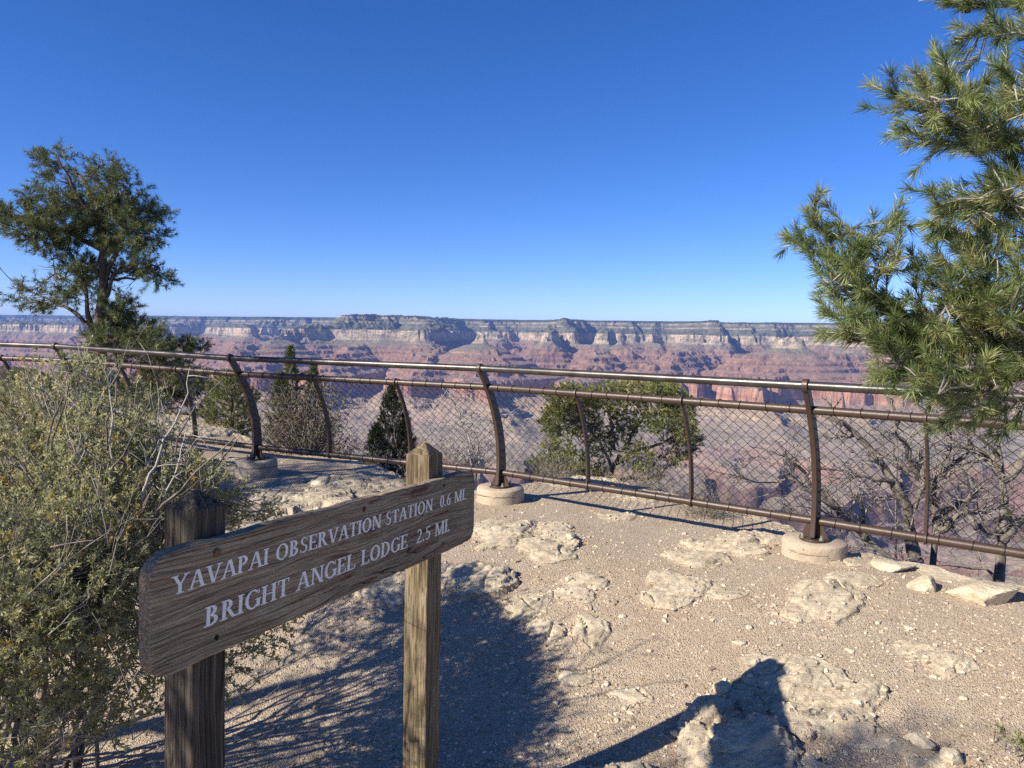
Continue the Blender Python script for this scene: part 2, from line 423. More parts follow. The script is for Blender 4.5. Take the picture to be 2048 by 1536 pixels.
# ------------------------------------------------------------------ the rim: ground, outcrops, gravel
def basez(x, y):
    return -.33*sstep(5.3, 3.0, np.asarray(y, np.float32) + .30*np.clip(x, 0, 3)) + .045*sstep(3.6, 6.5, y)*sstep(-1.8, 0, x) - .03*sstep(-1, -3, x)*sstep(5, 7, y)
def gp(px, py, dz=0.0):
    "ground point seen at a photo pixel"
    z = 0.0
    for _ in range(14):
        c = onz(px, py, z + dz); z = .5*z + .5*float(basez(c.x, c.y))
    return c
EDGE = [(-60, 30), (-30, 17), (-14, 13.5)] + [tuple(gp(*p))[:2] for p in
        [(60,838),(330,842),(440,858),(500,884),(600,900),(700,916),(770,945),(850,985),(930,985),(1060,967),(1160,952),(1260,968),(1360,993),(1450,1012),(1560,1050),(1640,1085),(1700,1118),(1760,1120),(1850,1128),(1900,1146),(2048,1180),(2300,1250)]] + [(9, -1), (26, -14), (60, -40)]
E_ = np.array(EDGE, np.float32)
def edge_dist(x, y):
    "distance to the drop: positive on the canyon side"
    best = np.full(x.shape, 1e9, np.float32); sg = np.ones(x.shape, np.float32)
    for a, b in zip(E_[:-1], E_[1:]):
        d = b - a; L2 = float(d @ d)
        t = np.clip(((x-a[0])*d[0] + (y-a[1])*d[1]) / L2, 0, 1)
        ex = x - (a[0]+t*d[0]); ey = y - (a[1]+t*d[1]); dd = np.hypot(ex, ey)
        s_ = np.sign(d[0]*ey - d[1]*ex)
        m = dd < best; best = np.where(m, dd, best); sg = np.where(m, s_, sg)
    return best * sg
# outcrops: photo pixel centre, half widths in pixels, height in metres
OUT = [(1000,1060,75,34,.09),(1085,1092,60,22,.07),(940,1140,85,34,.14),(1110,1060,50,14,.06),(1230,1025,40,10,.03),(1120,1075,40,16,.08),(1070,1205,60,20,.05),
       (1175,1250,40,18,.06),(1140,1190,70,9,.03),(1160,1345,38,14,.04),(1090,1255,50,14,.04),(1255,1390,40,12,.025),
       (1450,1080,95,24,.12),(1540,1075,60,22,.08),(1400,1112,60,18,.06),(1370,1160,80,22,.08),(1340,1190,55,18,.06),(1430,1175,60,14,.04),(1170,1165,45,14,.03),
       (1640,1200,95,30,.07),(1705,1165,60,16,.05),(1600,1225,50,16,.05),(1850,1300,70,16,.02),(1900,1320,50,14,.03),
       (1590,1345,120,36,.09),(1690,1385,110,26,.07),(1500,1385,60,22,.07),(1420,1425,70,30,.12),(1580,1425,90,26,.09),(1380,1470,60,30,.14),(1480,1500,150,55,.17),
       (1700,1440,100,26,.09),(1790,1480,110,26,.06),(1880,1525,90,22,.06),(1640,1520,60,22,.1),(1250,1565,160,40,.10),
       (640,1000,130,34,.20),(720,960,110,26,.16),(560,985,60,24,.08),(740,1000,80,26,.12),(600,1045,110,22,.08),(480,1020,90,22,.08),(430,930,90,20,.08),(700,1060,90,20,.06),(780,1165,70,26,.08),(690,1160,60,20,.08),
       (390,872,70,14,.10),(330,868,60,12,.14),(250,860,90,14,.10),(1180,962,90,10,.06),(1290,990,60,10,.04),(1700,1128,60,12,.05)]
OC = {(o_[0], o_[1], o_[4]): gp(o_[0], o_[1], o_[4]*.4) for o_ in OUT}
def ground_h(x, y):
    z = .045*np.exp(-((x-2.09)**2+(y-4.95)**2)/.30) + .03*np.exp(-((x+2.68)**2+(y-7.7)**2)/.4)
    z = z + .018*fbm(x/1.7, y/1.7, 3, 3) + .004*fbm(x/.2, y/.2, 2, 6) + basez(x, y)
    z = z + .30*sstep(.55, -.3, np.hypot(x+5.6, y-9.6)/6 - .3)*sstep(-3.2, -5.5, x)
    m = np.full(x.shape, -9., np.float32); hh = np.zeros(x.shape, np.float32)
    wn = .22*fbm(x/.55, y/.55, 4, 9); wn2 = fbm(x/.16, y/.16, 4, 19)
    ax = x + .10*fbm(x/.4, y/.4, 3, 29); ay = y + .16*fbm(x/.4, y/.4, 3, 39)
    for px, py, rx, ry, h in OUT:
        c = OC[(px, py, h)]; d = c.y; sx_ = rx*d/1500; sy_ = max(ry*d*d/(1.6*1500), .05)
        u = 1 - ((ax-c.x)/sx_)**2 - ((ay-c.y)/sy_)**2
        u = np.clip(u, -4, 1)
        k_ = np.where(u > m, h, hh); hh = np.where(u > m-.3, k_, hh); m = np.maximum(m, u)
    wa = .5*fbm((x*.9+y*.35)/.45, (y*.9-x*.35)/.20, 4, 23)
    mm = m + wn*2.0 + wa*1.9 - .10
    led = sstep(0, .05, mm)*.30 + sstep(.05, .25, mm)*.12 + sstep(.42, .45, mm)*.22 + sstep(.84, .88, mm)*.16 + .20*sstep(.1, 1.4, mm)
    rock = sstep(.0, .10, mm)
    st = (x*.86 + y*.5)/.62; sn_ = (y*.86 - x*.5)/.17
    z = z + .66*hh*led*(1 + .5*fbm(x/.6, y/.5, 2, 59)) + rock*(.020*ridged(st, sn_, 3, 69) + .010*fbm(st*2.1, sn_*2.3, 3, 73) + .003*ridged(x/.07, y/.05, 2, 71) - .010)
    fr = np.abs(fbm(x/.5, y/.8, 2, 47)); z = z - .020*sstep(.022, .0, fr)*sstep(.15, .4, mm)
    z = z - (1-rock)*(.0)
    return z, rock
def ground_full(x, y):
    x = np.asarray(x, np.float32); y = np.asarray(y, np.float32)
    z, rock = ground_h(x, y)
    fade = sstep(.2, 1.3, y)
    bz = basez(x, y); z = bz + (z-bz)*fade; rock = rock*fade
    ed = edge_dist(x, y) + .16*fbm(x/.7, y/.7, 4, 83) + .05*fbm(x/.15, y/.15, 3, 85)
    dn = np.clip(ed, 0, None)
    drop = .55*sstep(0, .10, dn) + .35*sstep(.25, .34, dn) + 1.05*dn + .5*sstep(1.2, 1.5, dn)
    drop = drop * (1 + .2*fbm(x/1.3, y/1.3, 3, 91)*sstep(0, .5, dn))
    z = z - drop + sstep(0, .3, dn)*.12*ridged(x/.6, y/.6, 4, 95)
    lip = sstep(-.28, -.04, ed)*sstep(.2, 0, ed)
    z = z + .035*lip*(fbm(x/.25, y/.25, 3, 97) + .3)
    rock = np.maximum(rock, np.maximum(sstep(-.10, -.02, ed), lip*sstep(-.1, .15, fbm(x/.4, y/.4, 3, 99))))
    return z, rock
_qx = np.linspace(-14, 14, 561); _qy = np.linspace(-4, 17, 421)
_GX, _GY = np.meshgrid(_qx, _qy); _GZ = None
def gz(x, y):
    global _GZ
    if _GZ is None: _GZ = ground_full(_GX, _GY)[0]
    i = min(max((x+14)/28*560, 0), 559.99); j = min(max((y+4)/21*420, 0), 419.99)
    a, b = int(i), int(j); u, v = i-a, j-b
    return float((_GZ[b,a]*(1-u)+_GZ[b,a+1]*u)*(1-v) + (_GZ[b+1,a]*(1-u)+_GZ[b+1,a+1]*u)*v)

tc = np.linspace(-.80, .80, 1060); tl = .80 + np.geomspace(.004, 14, 46)
tcol = np.concatenate([-tl[::-1], tc, tl])
yr = np.concatenate([np.geomspace(1.05, 2.2, 90)[:-1], np.geomspace(2.2, 11.5, 930)[:-1], np.geomspace(11.5, 13.5, 50), np.geomspace(13.6, 40, 40)])
TT, YY = np.meshgrid(tcol.astype(np.float32), yr.astype(np.float32)); XX = TT*YY
ZZ, RK = ground_full(XX, YY)
n0, n1_ = YY.shape
i = np.arange(n0-1)[:, None]*n1_; j = np.arange(n1_-1)[None]
Fq = np.stack([i+j, i+j+1, i+j+1+n1_, i+j+n1_], -1).reshape(-1, 4)

k = NT("rim_ground")
P = k.pos(); rk = k.attr("rock")
a1 = k.noise(P, 2.2, 4, .6); a2 = k.noise(P, 22, 4, .6); a3 = k.noise(P, 190, 3, .7); a4 = k.noise(P, 7, 5, .65)
v1 = k.voro(P, 95, out=1); v2 = k.voro(P, 95); v3 = k.voro(P, 230); v4 = k.voro(P, 230, out=1)
dirt = k.ramp(a1, [(.3, (.43,.33,.225)), (.55, (.495,.395,.28)), (.75, (.54,.445,.33))])
dirt = k.mix(k.mr(a2, .35, .7, 0, .5), dirt, (.40,.285,.19))
sep1 = k.n('ShaderNodeSeparateColor'); k.l(v1, sep1.inputs[0]); sep4 = k.n('ShaderNodeSeparateColor'); k.l(v4, sep4.inputs[0])
peb = k.ramp(sep1.outputs[0], [(0, (.20,.145,.10)), (.35, (.40,.31,.22)), (.7, (.60,.50,.37)), (1, (.80,.71,.57))])
peb = k.mix(k.mr(sep1.outputs[1], .86, .9, 0, .6), peb, (.42,.22,.13))
peb2 = k.ramp(sep4.outputs[0], [(0, (.20,.145,.10)), (.5, (.45,.355,.255)), (1, (.80,.71,.57))])
pm = k.math('MULTIPLY', k.mr(v2, .50, .42), k.mr(a4, .40, .60, .1, .9))
pm2 = k.math('MULTIPLY', k.mr(v3, .52, .40), k.mr(a4, .35, .6, .12, .6))
dirt = k.mix(k.mr(k.noise(k.mapping(P, loc=(1,4,0)), .9, 3, .6), .45, .62, 0, .45), dirt, (.43,.36,.285)); dirt = k.mix(pm2, dirt, peb2); dirt = k.mix(pm, dirt, peb)
rcol = k.ramp(a4, [(.28, (.42,.34,.24)), (.45, (.55,.45,.315)), (.62, (.63,.53,.38)), (.8, (.50,.42,.31))])
rst = k.noise(k.mapping(P, (2.2, 9, 9), rot=(0,0,.55)), 2.4, 6, .7)
rcol = k.mix(k.mr(rst, .52, .66, 0, .65), rcol, (.36,.29,.21))
rcol = k.mix(k.mr(rst, .44, .34, 0, .5), rcol, (.70,.60,.44))
rcol = k.mix(k.mr(a2, .5, .75, 0, .45), rcol, (.40,.34,.26))
rcol = k.mix(k.mr(k.noise(k.mapping(P, loc=(5,3,1)), 3.1, 4, .6), .62, .72, 0, .5), rcol, (.50,.31,.17))
rf = k.mr(k.math('ADD', rk, k.math('MULTIPLY', k.math('SUBTRACT', a2, .5), .9)), .45, .62)
col = k.mix(rf, dirt, rcol)
h1 = k.math('ADD', k.math('MULTIPLY', k.mr(v2, .5, .1), .6), k.math('MULTIPLY', k.mr(v3, .5, .1), .3))
h1 = k.math('MULTIPLY', h1, k.math('SUBTRACT', 1., rf))
hr = k.math('ADD', k.math('MULTIPLY', rst, 2.4), k.math('ADD', k.math('MULTIPLY', a2, .9), k.math('MULTIPLY', a3, .25)))
b_ = k.bump(k.math('ADD', h1, k.math('MULTIPLY', hr, k.math('ADD', k.math('MULTIPLY', rf, .8), .25))), .85, .014)
ground_mat = k.done(col, .93, b_, spec=.15)
ground = tag(mesh_np("ground", np.stack([XX, YY, ZZ], -1).reshape(-1, 3), [Fq], ground_mat, attrs={"rock": RK.ravel()}), kind="structure")
gb = MB()
xs = np.linspace(-15.6, 15.6, 60); yb = np.linspace(1.06, -30, 60)
XB, YB = np.meshgrid(xs, yb); XB = XB*(1 + (1.06-YB)*.08)
ZB, RB = ground_full(XB, YB)
i = np.arange(59)[:, None]*60; j = np.arange(59)[None]
tag(mesh_np("ground_behind", np.stack([XB, YB, ZB-.004], -1).reshape(-1, 3), [np.stack([i+j, i+60+j, i+61+j, i+1+j], -1).reshape(-1, 4)], ground_mat, attrs={"rock": RB.ravel()}), kind="structure")
del TT, Fq

# ---- gravel lying on the ground
rg = np.random.RandomState(5)
N = 90000
gt = rg.uniform(-.80, .80, N); gy = 1.75*1.0/np.interp(rg.rand(N), [0, 1], [.22, .95]); gx = gt*gy
gy2 = gy + 0; 
hz, hrk = ground_full(gx, gy2); ged = edge_dist(gx.astype(np.float32), gy2.astype(np.float32))
dens = .5 + .9*fbm(gx/.8, gy2/.8, 3, 201)
keep = (ged < -.02) & (rg.rand(N) < np.where(hrk > .4, .16, np.clip(dens, .12, 1)))
gx, gy2, hz = gx[keep], gy2[keep], hz[keep]; n = len(gx)
size = np.exp(rg.normal(math.log(.0044), .48, n)).clip(.0022, .018)
size *= np.interp(gy2, [2, 7], [.85, 1.25])
# coarser chips gathered round the outcrops
cx_, cy_, cs_ = [], [], []
for o_ in OUT:
    c = OC[(o_[0], o_[1], o_[4])]; sx_ = o_[2]*c.y/1500; sy_ = max(o_[3]*c.y*c.y/2400, .05)
    for _ in range(46):
        a_ = rg.uniform(0, 6.28); r_ = rg.uniform(.75, 1.7); cx_.append(c.x + math.cos(a_)*sx_*r_); cy_.append(c.y + math.sin(a_)*sy_*r_); cs_.append(rg.uniform(.006, .011) if rg.rand() < .85 else rg.uniform(.011, .021))
cx_, cy_, cs_ = map(np.array, (cx_, cy_, cs_)); ok_ = edge_dist(cx_.astype(np.float32), cy_.astype(np.float32)) < -.05
gx = np.concatenate([gx, cx_[ok_]]); gy2 = np.concatenate([gy2, cy_[ok_]]); size = np.concatenate([size, cs_[ok_]]); hz = np.concatenate([hz, ground_full(cx_[ok_], cy_[ok_])[0]]); n = len(gx)
cub = np.array([(-1,-1,-.7),(1,-1,-.7),(1,1,-.7),(-1,1,-.7),(-1,-1,.7),(1,-1,.7),(1,1,.7),(-1,1,.7)], float)*.72
cube_f = np.array([[0,3,2,1],[4,5,6,7],[0,1,5,4],[1,2,6,5],[2,3,7,6],[3,0,4,7]])
vv = cub[None] * (1 + rg.uniform(-.42, .42, (n, 8, 3)))
vv[:, 4:, :2] *= rg.uniform(.45, .9, (n, 1, 1))
vv *= np.stack([rg.uniform(.8, 1.6, n), rg.uniform(.6, 1.1, n), rg.uniform(.35, .85, n)], -1)[:, None] * size[:, None, None]
th = rg.uniform(0, 6.28, n); cs, sn = np.cos(th)[:, None], np.sin(th)[:, None]
vx = vv[..., 0]*cs - vv[..., 1]*sn + gx[:, None]; vy = vv[..., 0]*sn + vv[..., 1]*cs + gy2[:, None]; vz = vv[..., 2] + hz[:, None] + size[:, None]*.15
gf = (cube_f[None] + (np.arange(n)*8)[:, None, None]).reshape(-1, 4)
k = NT("gravel_stone")
tn = k.attr("tint")
gc = k.ramp(tn, [(0, (.25,.18,.125)), (.25, (.38,.30,.21)), (.6, (.52,.425,.31)), (.88, (.68,.585,.44)), (.95, (.46,.33,.23)), (1, (.36,.34,.32))])
gravel_mat = k.done(gc, .9, k.bump(k.noise(k.pos(), 300, 3), .4, .002), spec=.2)
tag(mesh_np("gravel", np.stack([vx, vy, vz], -1).reshape(-1, 3), [gf], gravel_mat, smooth=False, attrs={"tint": np.repeat(rg.rand(n), 8)}), kind="stuff")

# ---- loose rocks
k = NT("limestone")
P = k.obj()
s1 = k.noise(P, 3, 5, .6); s2 = k.noise(P, 16, 5, .65); s3 = k.noise(P, 70, 4, .7)
lc = k.ramp(s1, [(.3, (.46,.375,.26)), (.5, (.60,.51,.36)), (.7, (.68,.59,.44))])
lc = k.mix(k.mr(s2, .5, .72, 0, .5), lc, (.50,.42,.32))
lc = k.mix(k.math('MULTIPLY', k.mr(k.noise(k.mapping(P, loc=(3,1,8)), 4.2, 3, .6), .56, .66), .8), lc, (.50,.24,.10))
hh_ = k.math('ADD', k.math('MULTIPLY', s1, 2.2), k.math('ADD', s2, k.math('MULTIPLY', s3, .3)))
stone_mat = k.done(lc, .92, k.bump(hh_, .9, .018), spec=.15)
def rock_mesh(name, c, rx, ry, rz, seed, rot=0, flat=.55, parent=None, mat=None, res=4, sharp=.5):
    bm = bmesh.new(); bmesh.ops.create_icosphere(bm, subdivisions=res, radius=1)
    v = np.array([tuple(q.co) for q in bm.verts]); f = np.array([[w.index for w in g.verts] for g in bm.faces]); bm.free()
    r_ = np.random.RandomState(seed)
    for _ in range(14):                      # cut planar facets
        nrm = r_.normal(size=3); nrm /= np.linalg.norm(nrm); h = r_.uniform(sharp, .92)
        d = v @ nrm; over = np.clip(d - h, 0, None); v = v - over[:, None]*nrm*.97
    v = v * (1 + .10*fbm(v[:, 0]*1.7+seed, v[:, 1]*1.7+v[:, 2]*1.3, 4, seed)[:, None])
    v = v + .035*np.stack([fbm(v[:, 1]*6, v[:, 2]*6+seed, 3, 5), fbm(v[:, 0]*6, v[:, 2]*6, 3, 6+seed), fbm(v[:, 0]*6, v[:, 1]*6, 3, 7)], -1)
    v[:, 2] = np.where(v[:, 2] > flat, flat + (v[:, 2]-flat)*.35, v[:, 2])
    v *= (rx, ry, rz)
    cs, sn = math.cos(rot), math.sin(rot)
    v = np.stack([v[:, 0]*cs - v[:, 1]*sn, v[:, 0]*sn + v[:, 1]*cs, v[:, 2]], -1)
    o = mesh_np(name, v, [f], mat or stone_mat, parent); o.location = c
    return o
def rock_at(px, py, wpx, hpx, seed, label, group=None, rot=0, name="rock", dep=.75, zc=.03, sink=.30, **kw):
    c = gp(px, py + hpx*.4); d = c.y
    rx = wpx*d/1500/2; rz = hpx*d/1500*.62
    z0 = gz(c.x, c.y)
    o = rock_mesh(name, (c.x, c.y + rx*dep*.4, z0 + rz*sink), rx, rx*dep, rz, seed, rot, **kw)
    return tag(o, label, "rock", group)
rock_at(1975, 1180, 190, 62, 11, "large flat cream boulder with an orange stain, on the brink at far right", rot=-.25, zc=.0, dep=.55, sink=.2)
rock_at(1856, 1165, 84, 46, 12, "angular cream rock with a rusty face, beside the flat boulder on the brink", rot=.5, zc=.02, dep=.7)
rock_at(1790, 1137, 110, 26, 13, "thin yellow sandstone slab on the brink right of the nearest concrete footing", rot=-.2, zc=.02, dep=.6)
rock_at(1448, 1378, 50, 30, 14, "small pale wedge rock lying just above the tip of the dark foreground shadow", rot=.3, sink=.45)
rock_at(1842, 1486, 62, 34, 15, "low blocky tan stone near the bottom right, above the rounded slab at the frame edge", rot=-.5)
rock_at(1908, 1525, 66, 40, 16, "rounded tan slab cut by the bottom edge of the picture at right", rot=.1)
G_ = "small stones scattered on the gravel"
for n_, (px, py, w_, h_) in enumerate([(1350,1470,22,14),(1215,1365,22,10),(1290,1395,18,8),(1600,1245,18,9),(1700,1300,22,9),(1480,1285,34,12),(1770,1385,22,8),(1870,1352,24,9),(1500,1255,20,9),(1820,1255,26,8),
        (1960,1300,20,8),(1330,1240,16,8),(1245,1230,18,8),(1640,1310,16,7),(1110,1400,22,9),(1235,1435,16,8),(1070,1460,18,9),(1930,1395,22,9),(1990,1480,26,11),(1300,1300,16,7),(1560,1290,14,6),(1140,1080,30,12)]):
    rock_at(px, py, w_, h_, 40+n_, "small pale stone lying loose on the tan gravel", G_, rot=n_*1.3, name="small_stone", sink=.35, res=3)
k = NT('shade_toned_rock'); P = k.obj(); NT_shade = k.done(k.ramp(k.noise(P, 3, 6, .7), [(.3, (.06,.05,.04)), (.7, (.17,.14,.11))]), .95, k.bump(k.noise(P, 6, 7, .7), 1., .08))
# rock face behind the fence at the far left, shade painted into its colour
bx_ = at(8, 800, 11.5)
tag(rock_mesh("rock", (bx_.x-.55, 12.0, .05), 1.0, .9, .95, 77, .3, flat=.8, mat=NT_shade, res=5), "big weathered rock with shade painted into its dark colour, standing behind the fence at the left edge of the picture", "rock")
# ------------------------------------------------------------------ guard rail
k = NT("brown_paint")
P = k.obj(); c1 = k.noise(P, 9, 4, .6); c2 = k.noise(P, 160, 3, .6)
pc = k.mix(k.mr(c1, .4, .65, 0, .6), (.050,.030,.021), (.072,.043,.029))
pc = k.mix(k.mr(k.noise(P, 34, 5, .75), .64, .72, 0, .7), pc, (.13,.09,.06))
brown = k.done(pc, k.mr(c2, .3, .7, .36, .52), k.bump(k.math('ADD', c2, k.math('MULTIPLY', c1, 2.)), .15, .003), spec=.5)
k = NT("polished_rail")
P = k.obj(); c1 = k.noise(P, 6, 4, .6); c2 = k.noise(k.mapping(P, (1, 1, 1)), 90, 4, .6)
pc = k.mix(k.mr(c1, .38, .62), (.055,.048,.045), (.10,.09,.083))
railm = k.done(pc, k.mr(c2, .3, .7, .30, .42), k.bump(c2, .08, .002), metal=.55, spec=.5)
k = NT("wire_steel"); wire = k.done((.030,.021,.018), .55, metal=.2, spec=.3)
k = NT("bolt_zinc"); boltm = k.done(k.mix(k.mr(k.noise(k.obj(), 90, 3), .4, .6), (.42,.44,.40), (.30,.25,.19)), .5, metal=.6)
k = NT("cast_concrete")
P = k.obj(); c1 = k.noise(P, 6, 5, .6); c2 = k.noise(P, 45, 5, .7); vo = k.voro(P, 26)
cc = k.ramp(c1, [(.3, (.34,.275,.20)), (.5, (.44,.355,.26)), (.7, (.48,.40,.30))])
holes = k.math('MULTIPLY', k.mr(vo, .20, .10), k.mr(k.noise(P, 9, 2), .5, .6))
sz_ = k.sep(P)[2]
seam = k.mr(k.math('ABSOLUTE', k.math('SUBTRACT', sz_, k.math('ADD', k.math('MULTIPLY', k.noise(k.mapping(P, (1,1,.0)), 7, 4, .7), .05), .085))), .0, .007, 1, 0)
seam = k.math('MULTIPLY', seam, k.mr(k.noise(k.mapping(P, loc=(2,2,2)), 5, 3), .42, .55))
cc = k.mix(k.math('MAXIMUM', holes, seam), cc, (.20,.15,.11))
cc = k.mix(k.mr(c2, .5, .75, 0, .4), cc, (.38,.30,.22))
conc = k.done(cc, .9, k.bump(k.math('SUBTRACT', k.math('ADD', c2, k.math('MULTIPLY', c1, 2.)), k.math('MULTIPLY', k.math('MAXIMUM', holes, seam), 3.)), .6, .008), spec=.15)

POSTS = [(-13.1, 9.9, .30), (-10.5, 9.85, .28), (-7.65, 9.42, .27), (-5.03, 8.78, .245), (-2.68, 7.83, .18), (-.09, 6.66, .172), (2.09, 5.06, .172), (3.68, 3.83, .172), (5.2, 2.6, .172)]
Hh, SS = 1.07, .36
def prof(t): return SS*t**2.1 - .035*math.sin(math.pi*t)      # inward lean at height fraction t
fence = empty("guard_fence", (POSTS[5][0], POSTS[5][1], 0))
tag(fence, "brown steel guard rail fence with curved posts and chain-link mesh along the rim", "fence")
pp = [Vector(p) for p in POSTS]
def out_n(i):
    a = pp[max(i-1, 0)]; b = pp[min(i+1, len(pp)-1)]; d = (b - a); d.z = 0; d.normalize()
    return Vector((-d.y, d.x, 0))
nrm = [out_n(i) for i in range(len(pp))]
def fp(i, t, z=None):
    "point on the centre line of post i at height fraction t"
    return pp[i] + Vector((0, 0, Hh*t)) - nrm[i]*prof(t)
TM, TB = .845, .115
for nm, t, r, mt in (("top_rail", 1.0, .029, railm), ("middle_rail", TM, .0285, brown), ("bottom_rail", TB, .0285, brown)):
    mb = MB(); pts = []
    for i in range(len(pp)):
        pts.append(fp(i, t))
    fine_ = []
    for a, b in zip(pts[:-1], pts[1:]):
        for q in range(8): fine_.append(a.lerp(b, q/8))
    fine_.append(pts[-1]); 
    mb.tube(fine_, r, 14); mb.build(nm, mt, fence)
def bar(mb, i0, i1, u, t0, t1, w0, w1, th, n=14):
    "curved flat bar between height fractions at a point u of the way from post i0 to i1"
    nn = (nrm[i0].lerp(nrm[i1], u)).normalized(); base = pp[i0].lerp(pp[i1], u); al = Vector((nn.y, -nn.x, 0))
    V_ = []
    for q in range(n+1):
        t = t0 + (t1-t0)*q/n; e = 1e-3
        c = base + Vector((0, 0, Hh*t)) - nn*prof(t)
        tg = (Vector((0, 0, Hh*e)) - nn*(prof(min(t+e, 1.2)) - prof(t))).normalized()
        wd = tg.cross(al).normalized(); w_ = w0 + (w1-w0)*q/n
        for s_, a_ in ((-1,-1),(1,-1),(1,1),(-1,1)): V_.append(tuple(c + wd*s_*w_/2 + al*a_*th/2))
    Fs = []
    for q in range(n):
        for s_ in range(4): Fs.append([q*4+s_, q*4+(s_+1)%4, q*4+4+(s_+1)%4, q*4+4+s_])
    Fs += [[0,3,2,1],[n*4,n*4+1,n*4+2,n*4+3]]
    mb.add(V_, Fs)
    return al, nn
def ring(mb, c, axis, r, th, n=22):
    "solid round hub around a rail"
    axis = Vector(axis).normalized(); u = axis.orthogonal().normalized(); v = axis.cross(u)
    mb.prism([(math.cos(q*2*math.pi/n)*r, math.sin(q*2*math.pi/n)*r) for q in range(n)], c, u, v, axis, -th/2, th/2)
for i in range(len(pp)):
    mb = MB()
    al, nn = bar(mb, i, i, 0, .012, .985, .135, .062, .034, 22)
    ring(mb, fp(i, 1.0), al, .043, .036)
    post = mb.build("post", brown, fence, smooth=False); bevel(post, .004)
    # base plate with one cut corner side, two gussets and bolts
    mb = MB(); c = pp[i]
    pl = [(math.cos(a)*.108, math.sin(a)*.098) for a in np.linspace(.55, 2*math.pi-.55, 26)] + [(.135, -.05), (.135, .05)]
    mb.prism(pl, c, nn, al, (0,0,1), -.004, .012)
    bp = mb.build("base_plate", brown, post, smooth=False); bp.location = (0,0,0); bevel(bp, .002)
    mb = MB()
    for sg in (-1, 1):
        mb.prism([(0,0),(.075,0),(.01,.14),(0,.14)], c + al*sg*.0175 + Vector((0,0,.0125)), al*sg, (0,0,1), nn, -.006, .006)
    gs = mb.build("gusset", brown, post, smooth=False)
    for sa, sb in ((-1,-1),(-1,1),(1,1)):
        mb = MB(); bc = c + nn*.066*sa + al*.062*sb
        ring(mb, bc + Vector((0,0,.0135)), (0,0,1), .0165, .003)
        ring(mb, bc + Vector((0,0,.021)), (0,0,1), .0135, .011, 6)
        ring(mb, bc + Vector((0,0,.035)), (0,0,1), .0075, .018, 12)
        mb.build("bolt", boltm, post, smooth=False)
    # concrete footing
    n = 56; zt = c.z - .0045; g0 = -.14; mb = MB(); rr_ = .213
    rows = []
    for zq, rs in ((g0, 1.03), (zt-.13, 1.015), (zt-.09, 1.0), (zt-.05, .995), (zt-.012, .985), (zt, .955), (zt, .5), (zt, .02)):
        for q in range(n):
            a = q*2*math.pi/n; nz_ = .012*float(gn(np.array([math.cos(a)*2+i*3.1]), np.array([math.sin(a)*2+zq*9]), 5)[0]) if rs > .96 else 0
            rows.append((c.x + math.cos(a)*rr_*(rs+nz_), c.y + math.sin(a)*rr_*(rs+nz_), zq))
    Fs = [[r*n+q, r*n+(q+1)%n, (r+1)*n+(q+1)%n, (r+1)*n+q] for r in range(7) for q in range(n)]
    mb.add(rows, Fs); ft = mb.build("footing", conc, fence)
# thin stiffeners and mesh panels
for i in range(len(pp)-1):
    for u in (1/3, 2/3):
        mb = MB(); al, nn = bar(mb, i, i+1, u, TB-.005, TM+.005, .062, .036, .017, 14)
        for t in (TB, TM):
            c = fp(i, t).lerp(fp(i+1, t), u); ring(mb, c, al, .039, .019)
        o = mb.build("stiffener", brown, fence, smooth=False); bevel(o, .003)
    mb = MB(); L = (pp[i+1]-pp[i]).length; cell = .080
    tw = (TM-TB)*Hh + .05; nv = int(round(tw/(cell/2))); nu = int(round(L/(cell/2)))
    def sp(ui, vi, off):
        u = min(max(ui/nu, 0), 1); t = TB + (TM-TB)*vi/nv
        a = fp(i, t).lerp(fp(i+1, t), u); nn_ = nrm[i].lerp(nrm[i+1], u)
        sag = .006*math.sin(u*31+i) * math.sin(math.pi*vi/nv)
        j_ = .0045*math.sin(ui*12.9898 + vi*78.233 + i*3.7); l_ = .0045*math.sin(ui*39.35 + vi*11.135 + i*1.7)
        return a + nn_*(-.003 + off + sag) + Vector((0, 0, j_)) + (fp(i+1, t)-fp(i, t)).normalized()*l_*(0 if vi in (0, nv) else 1)
    for s0 in range(-nv, nu+nv, 2):
        for dr in (1, -1):
            pts = []
            for v_ in range(nv+1):
                uu = s0 + v_ if dr == 1 else s0 + (nv - v_)
                if 0 <= uu <= nu: pts.append(sp(uu, v_, .0016*dr*(1 if v_ % 2 else -1)))
            if len(pts) > 1: mb.tube(pts, .0019, 4, cap=False)
    # lacing wire round both rails
    for t in (TB, TM):
        a = fp(i, t); b = fp(i+1, t); ax_ = (b-a).normalized(); uu_ = ax_.orthogonal().normalized(); vv_ = ax_.cross(uu_)
        nk = int(L/.145); r0 = random.Random(i*7+int(t*10))
        for q in range(1, nk):
            c = a.lerp(b, (q + r0.uniform(-.18, .18))/nk); tw_ = r0.uniform(-.012, .012)
            mb.tube([c + (uu_*math.cos(w_)+vv_*math.sin(w_))*.031 + ax_*tw_*math.sin(w_) for w_ in np.linspace(0, 2*math.pi, 15)], .0026, 4, cap=False)
            hk = c + Vector((0, 0, .031 if t == TM else -.031))
            mb.tube([hk, hk + Vector((.002, 0, .008 if t == TM else -.008)) + ax_*.004], .0016, 3, cap=False)
    mb.build("chain_link_panel", wire, fence)
